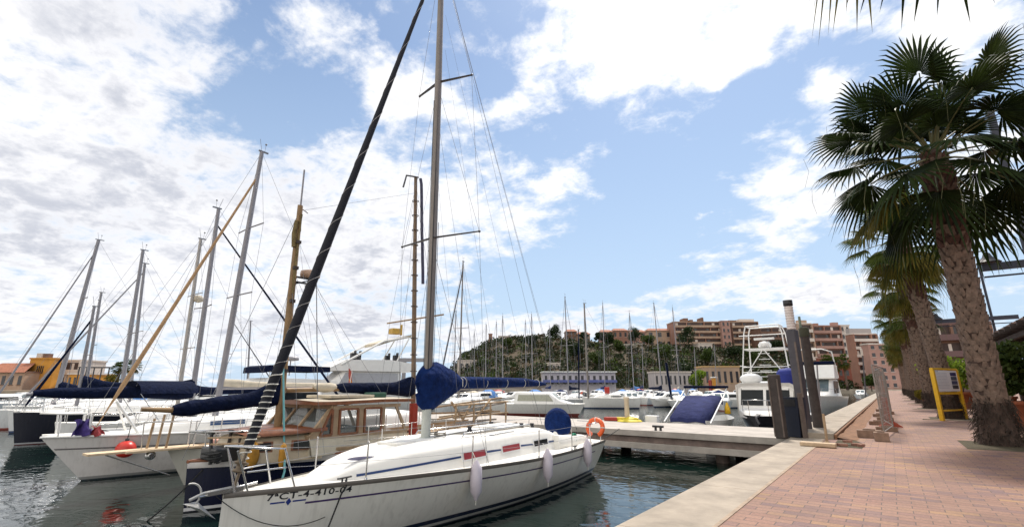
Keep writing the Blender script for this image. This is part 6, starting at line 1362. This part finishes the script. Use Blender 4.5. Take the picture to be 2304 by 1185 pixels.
# ============================================================ fan palms along the path
palm_leaf = leafmat('palm_leaf', (.007, .014, .004), (.028, .046, .010), .22)
palm_sunlit = leafmat('palm_leaf_sunlit', (.018, .034, .006), (.075, .100, .016), .42)  # brighter palm leaf: sunlight on the farther crowns put into the colour
palm_old = leafmat('palm_leaf_old', (.05, .055, .008), (.15, .12, .02), .4)
trunk_m = mat('palm_trunk', (.07, .045, .035), .95, var=.45, scale=5, bump=.9, bscale=22)
boot_m = mat('palm_boot', (.15, .105, .08), .9, var=.5, scale=7, bump=.6, bscale=30)
boot_d = mat('palm_boot_dark', (.075, .036, .026), .95, var=.4, scale=7, bump=.6, bscale=30)
fibre = mat('palm_fibre', (.05, .035, .026), 1., var=.5, scale=12, bump=1., bscale=40)
def frond(mb, o, az, el, pet, Rb, rg, mi, droop, nseg=26, fil=.05):
    d = Vector((math.cos(az)*math.cos(el), math.sin(az)*math.cos(el), math.sin(el)))
    pts = [o]; p = o.copy(); dd = d.copy()
    for i in range(5): dd = (dd+Vector((0, 0, -droop*.07))).normalized(); p = p+dd*pet/5; pts.append(p.copy())
    mb.tube(pts, [.035, .03, .026, .022, .02, .016], 4, 2)
    f = dd.normalized(); s = f.cross(Vector((0, 0, 1))); s = Vector((1, 0, 0)) if s.length < .05 else s.normalized()
    roll = rg.uniform(-.5, .5); nrm = s.cross(f); s = (s*math.cos(roll)+nrm*math.sin(roll)); nrm = s.cross(f)
    span = R(rg.uniform(100, 118)); dr = droop*rg.uniform(.8, 1.3)
    for i in range(nseg):
        a = -span+2*span*(i+.5)/nseg; da = span/nseg
        k = Rb*(.78+.22*math.cos(a*.8))*rg.uniform(.92, 1.05)
        def P(ang, r, lift):
            v = f*math.cos(ang)+s*math.sin(ang)
            return p+v*r+nrm*(lift+.10*r*math.cos(ang*2))+Vector((0, 0, -dr*.30*(r/Rb)**2.2*Rb))
        fold = .035*Rb
        b0 = P(a-da, .04*Rb, 0); b1 = P(a+da, .04*Rb, 0); m0 = P(a-da*.95, k*.55, 0); m1 = P(a+da*.95, k*.55, 0); mc = P(a, k*.57, fold); bc = P(a, .05*Rb, fold*.3)
        t0 = P(a-da*.35, k*.84, 0); t1 = P(a+da*.35, k*.84, 0); tip = P(a+rg.uniform(-.4, .4)*da, k*1.06, 0)+Vector((0, 0, -rg.uniform(0, .22)*(1+droop)*.5))
        mb.add([b0, bc, mc, m0, b1, m1, t0, t1, tip], [(0, 1, 2, 3), (1, 4, 5, 2), (3, 2, 6), (2, 5, 7), (2, 7, 6), (6, 7, 8)], mi)
        if rg.random() < fil: mb.tube([tip, tip+Vector((rg.uniform(-.1, .1), rg.uniform(-.1, .1), -.5)), tip+Vector((rg.uniform(-.15, .15), rg.uniform(-.15, .15), -1.0))], .005, 3, 2)
def palm(label, X, Y, h, lean=(0, 0), seed=1, rb=.62, nf=34, size=1., old=.2, group='fan palms along the path', tr=.78, stalks=3, fil=.05, low=138, leaf=None):
    rg = random.Random(seed); root = thing('palm_tree', label, 'palm tree', (X, Y, 0), 0, group)
    ax = lambda z: Vector((lean[0]*(z/h)**1.4, lean[1]*(z/h)**1.4, z))
    def rad(z):
        k = z/h
        return tr*(.40+.20*math.exp(-z*1.5)+.08*max(0, (k-.55)/.45)-.20*max(0, (k-.90)/.10))
    mb = MB(); rings = []; N = 22; K = 60
    for i in range(K+1):
        z = h*i/K; rings.append([ax(z)+Vector((math.cos(2*math.pi*j/N), math.sin(2*math.pi*j/N), 0))*(rad(z)*(1+rg.uniform(-.07, .07))) for j in range(N)])
    mb.loft(rings, True, True); tk = mb.build('trunk', trunk_m, root)
    mb = MB(); rows = int(h/.17)
    for i in range(2, rows):
        z = .75+i*(h-.9)/rows; k = z/h; n_ = 12
        for j in range(n_):
            a = 2*math.pi*(j+.5*(i % 2))/n_+rg.uniform(-.10, .10); e = Vector((math.cos(a), math.sin(a), 0)); t_ = Vector((-e.y, e.x, 0)); r = rad(z)*.97; c = ax(z); zz = rg.uniform(-.05, .05)
            wv = rg.uniform(.07, .13); out = rg.uniform(.03, .09)+.10*max(0, k-.45); ln = rg.uniform(.12, .26); up = Vector((0, 0, 1))
            p0 = c+e*r+up*zz; p1 = p0+e*out+up*ln
            mb.add([p0-t_*wv, p0+t_*wv, p1+t_*wv*.55, p1-t_*wv*.55, p1-e*(.05)+t_*wv*.4, p1-e*.05-t_*wv*.4, p0+e*.04-up*.03], [(0, 6, 3), (6, 1, 2), (6, 2, 3), (3, 2, 4, 5), (1, 4, 2), (0, 3, 5)], 1 if k > .62 and rg.random() < .75 else 0)
    mb.build('leaf_bases', [boot_m, boot_d], tk)
    mb = MB()
    for i in range(520):
        a = rg.uniform(0, 6.28); z = rg.uniform(.02, 1.15); e = Vector((math.cos(a), math.sin(a), 0)); p = ax(z)+e*rad(z)*.95; mb.tube([p, p+e*rg.uniform(.04, .14)+Vector((0, 0, rg.uniform(-.12, .12))), p+e*rg.uniform(.08, .2)+Vector((rg.uniform(-.1, .1), rg.uniform(-.1, .1), -rg.uniform(.1, .3)))], [.012, .009, .003], 3)
    mb.build('root_fibres', fibre, tk)
    mb = MB(); top = ax(h)
    for i in range(nf):
        k = (i+.5)/nf; el = R(82-low*k**.9+rg.uniform(-8, 8)); az = i*2.39996+rg.uniform(-.2, .2)
        o = top+Vector((math.cos(az)*.16, math.sin(az)*.16, -.35*k*1.6+.15))
        frond(mb, o, az, el, size*rg.uniform(1.35, 1.75)*(1.25 if el > .9 else 1), size*rg.uniform(1.15, 1.42), rg, 1 if (k > .72 and rg.random() < old*2.5) else 0, .35+1.3*k, 26, fil)
    for i in range(12):
        az = i*2.39996+.7; el = R(rg.uniform(38, 80)); frond(mb, top+Vector((math.cos(az)*.1, math.sin(az)*.1, .1)), az, el, size*rg.uniform(.6, 1.05), size*rg.uniform(.95, 1.2), rg, 0, .3, 24, 0)
    for i in range(stalks):
        az = rg.uniform(0, 6.28); e = Vector((math.cos(az), math.sin(az), 0)); mb.tube([top+e*.2, top+e*1.2+Vector((0, 0, .5)), top+e*2.1+Vector((0, 0, -.3)), top+e*2.5+Vector((0, 0, -1.7)), top+e*2.5+Vector((0, 0, -2.7))], [.025, .02, .015, .012, .006], 4, 2)
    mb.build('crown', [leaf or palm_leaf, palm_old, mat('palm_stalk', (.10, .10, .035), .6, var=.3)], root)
    return root
palm('nearest tall fan palm with a shaggy trunk at the right edge of the path', 2.1, 18.55, 8.5, (0, 0), 3, nf=38, old=.12, size=1.15, tr=.75, low=120)
palm('second fan palm on the path, rising behind the information board', 2.15, 32.0, 9.2, (-.6, .2), 5, nf=32, old=.7, size=.92, leaf=palm_sunlit)  # larger share of old fronds here also colours the crown as sunlit
P3 = palm('third fan palm on the path, half hidden behind the second trunk', 2.1, 45, 8.9, (-.3, .1), 8, nf=32, old=.9, size=.88, leaf=palm_sunlit)
P4 = palm('fourth fan palm on the path, yellow-green crown left of the second trunk', 2.1, 58, 8.0, (.1, 0), 13, nf=32, old=1.0, size=.88, leaf=palm_sunlit)
for i, (Y, w_) in enumerate(((71, 'fifth'), (84, 'sixth'), (97, 'seventh'), (110, 'eighth'), (123, 'ninth'), (137, 'tenth'))):
    c = copy_tree((P3, P4)[i % 2]); c.location = (2.1+.1*(i % 3), Y, 0); c.rotation_euler = (0, 0, 1.3*i+.5); c.scale = (1, 1, 1-.03*(i % 3)); c['label'] = w_+' fan palm along the path, counted from the camera'
palm('fan palm beside the photographer whose drooping frond tips hang into the top edge', 2.0, 4.9, 8.98, (-.1, .2), 21, nf=30, old=.1, stalks=0, fil=0)
# palms on the left shore and by the far blocks
for i, (px, d, h, lab) in enumerate(((262, 150, 6.2, 'left one of the small palms on the left shore'), (290, 148, 7.4, 'taller right one of the small palms on the left shore'), (1868, 190, 9.5, 'left palm before the terracotta balcony block'), (1886, 188, 9.8, 'middle palm before the terracotta balcony block'), (1906, 186, 9.6, 'right palm before the terracotta balcony block'))):
    p = D(px, 868, d); c = copy_tree((P3, P4)[i % 2]); c.location = (p.x, p.y, .3); c.rotation_euler = (0, 0, i*1.1); c.scale = (1, 1, h/8.2); c['label'] = lab; c['group'] = 'small palms far off'
p = D(245, 868, 148); tree('bush', 'yellow green bush between the orange house and the small palms', (p.x, p.y, .3), 4.6, 3.2, leaf_yel, 71, 600, .3, .1, cat='bush')
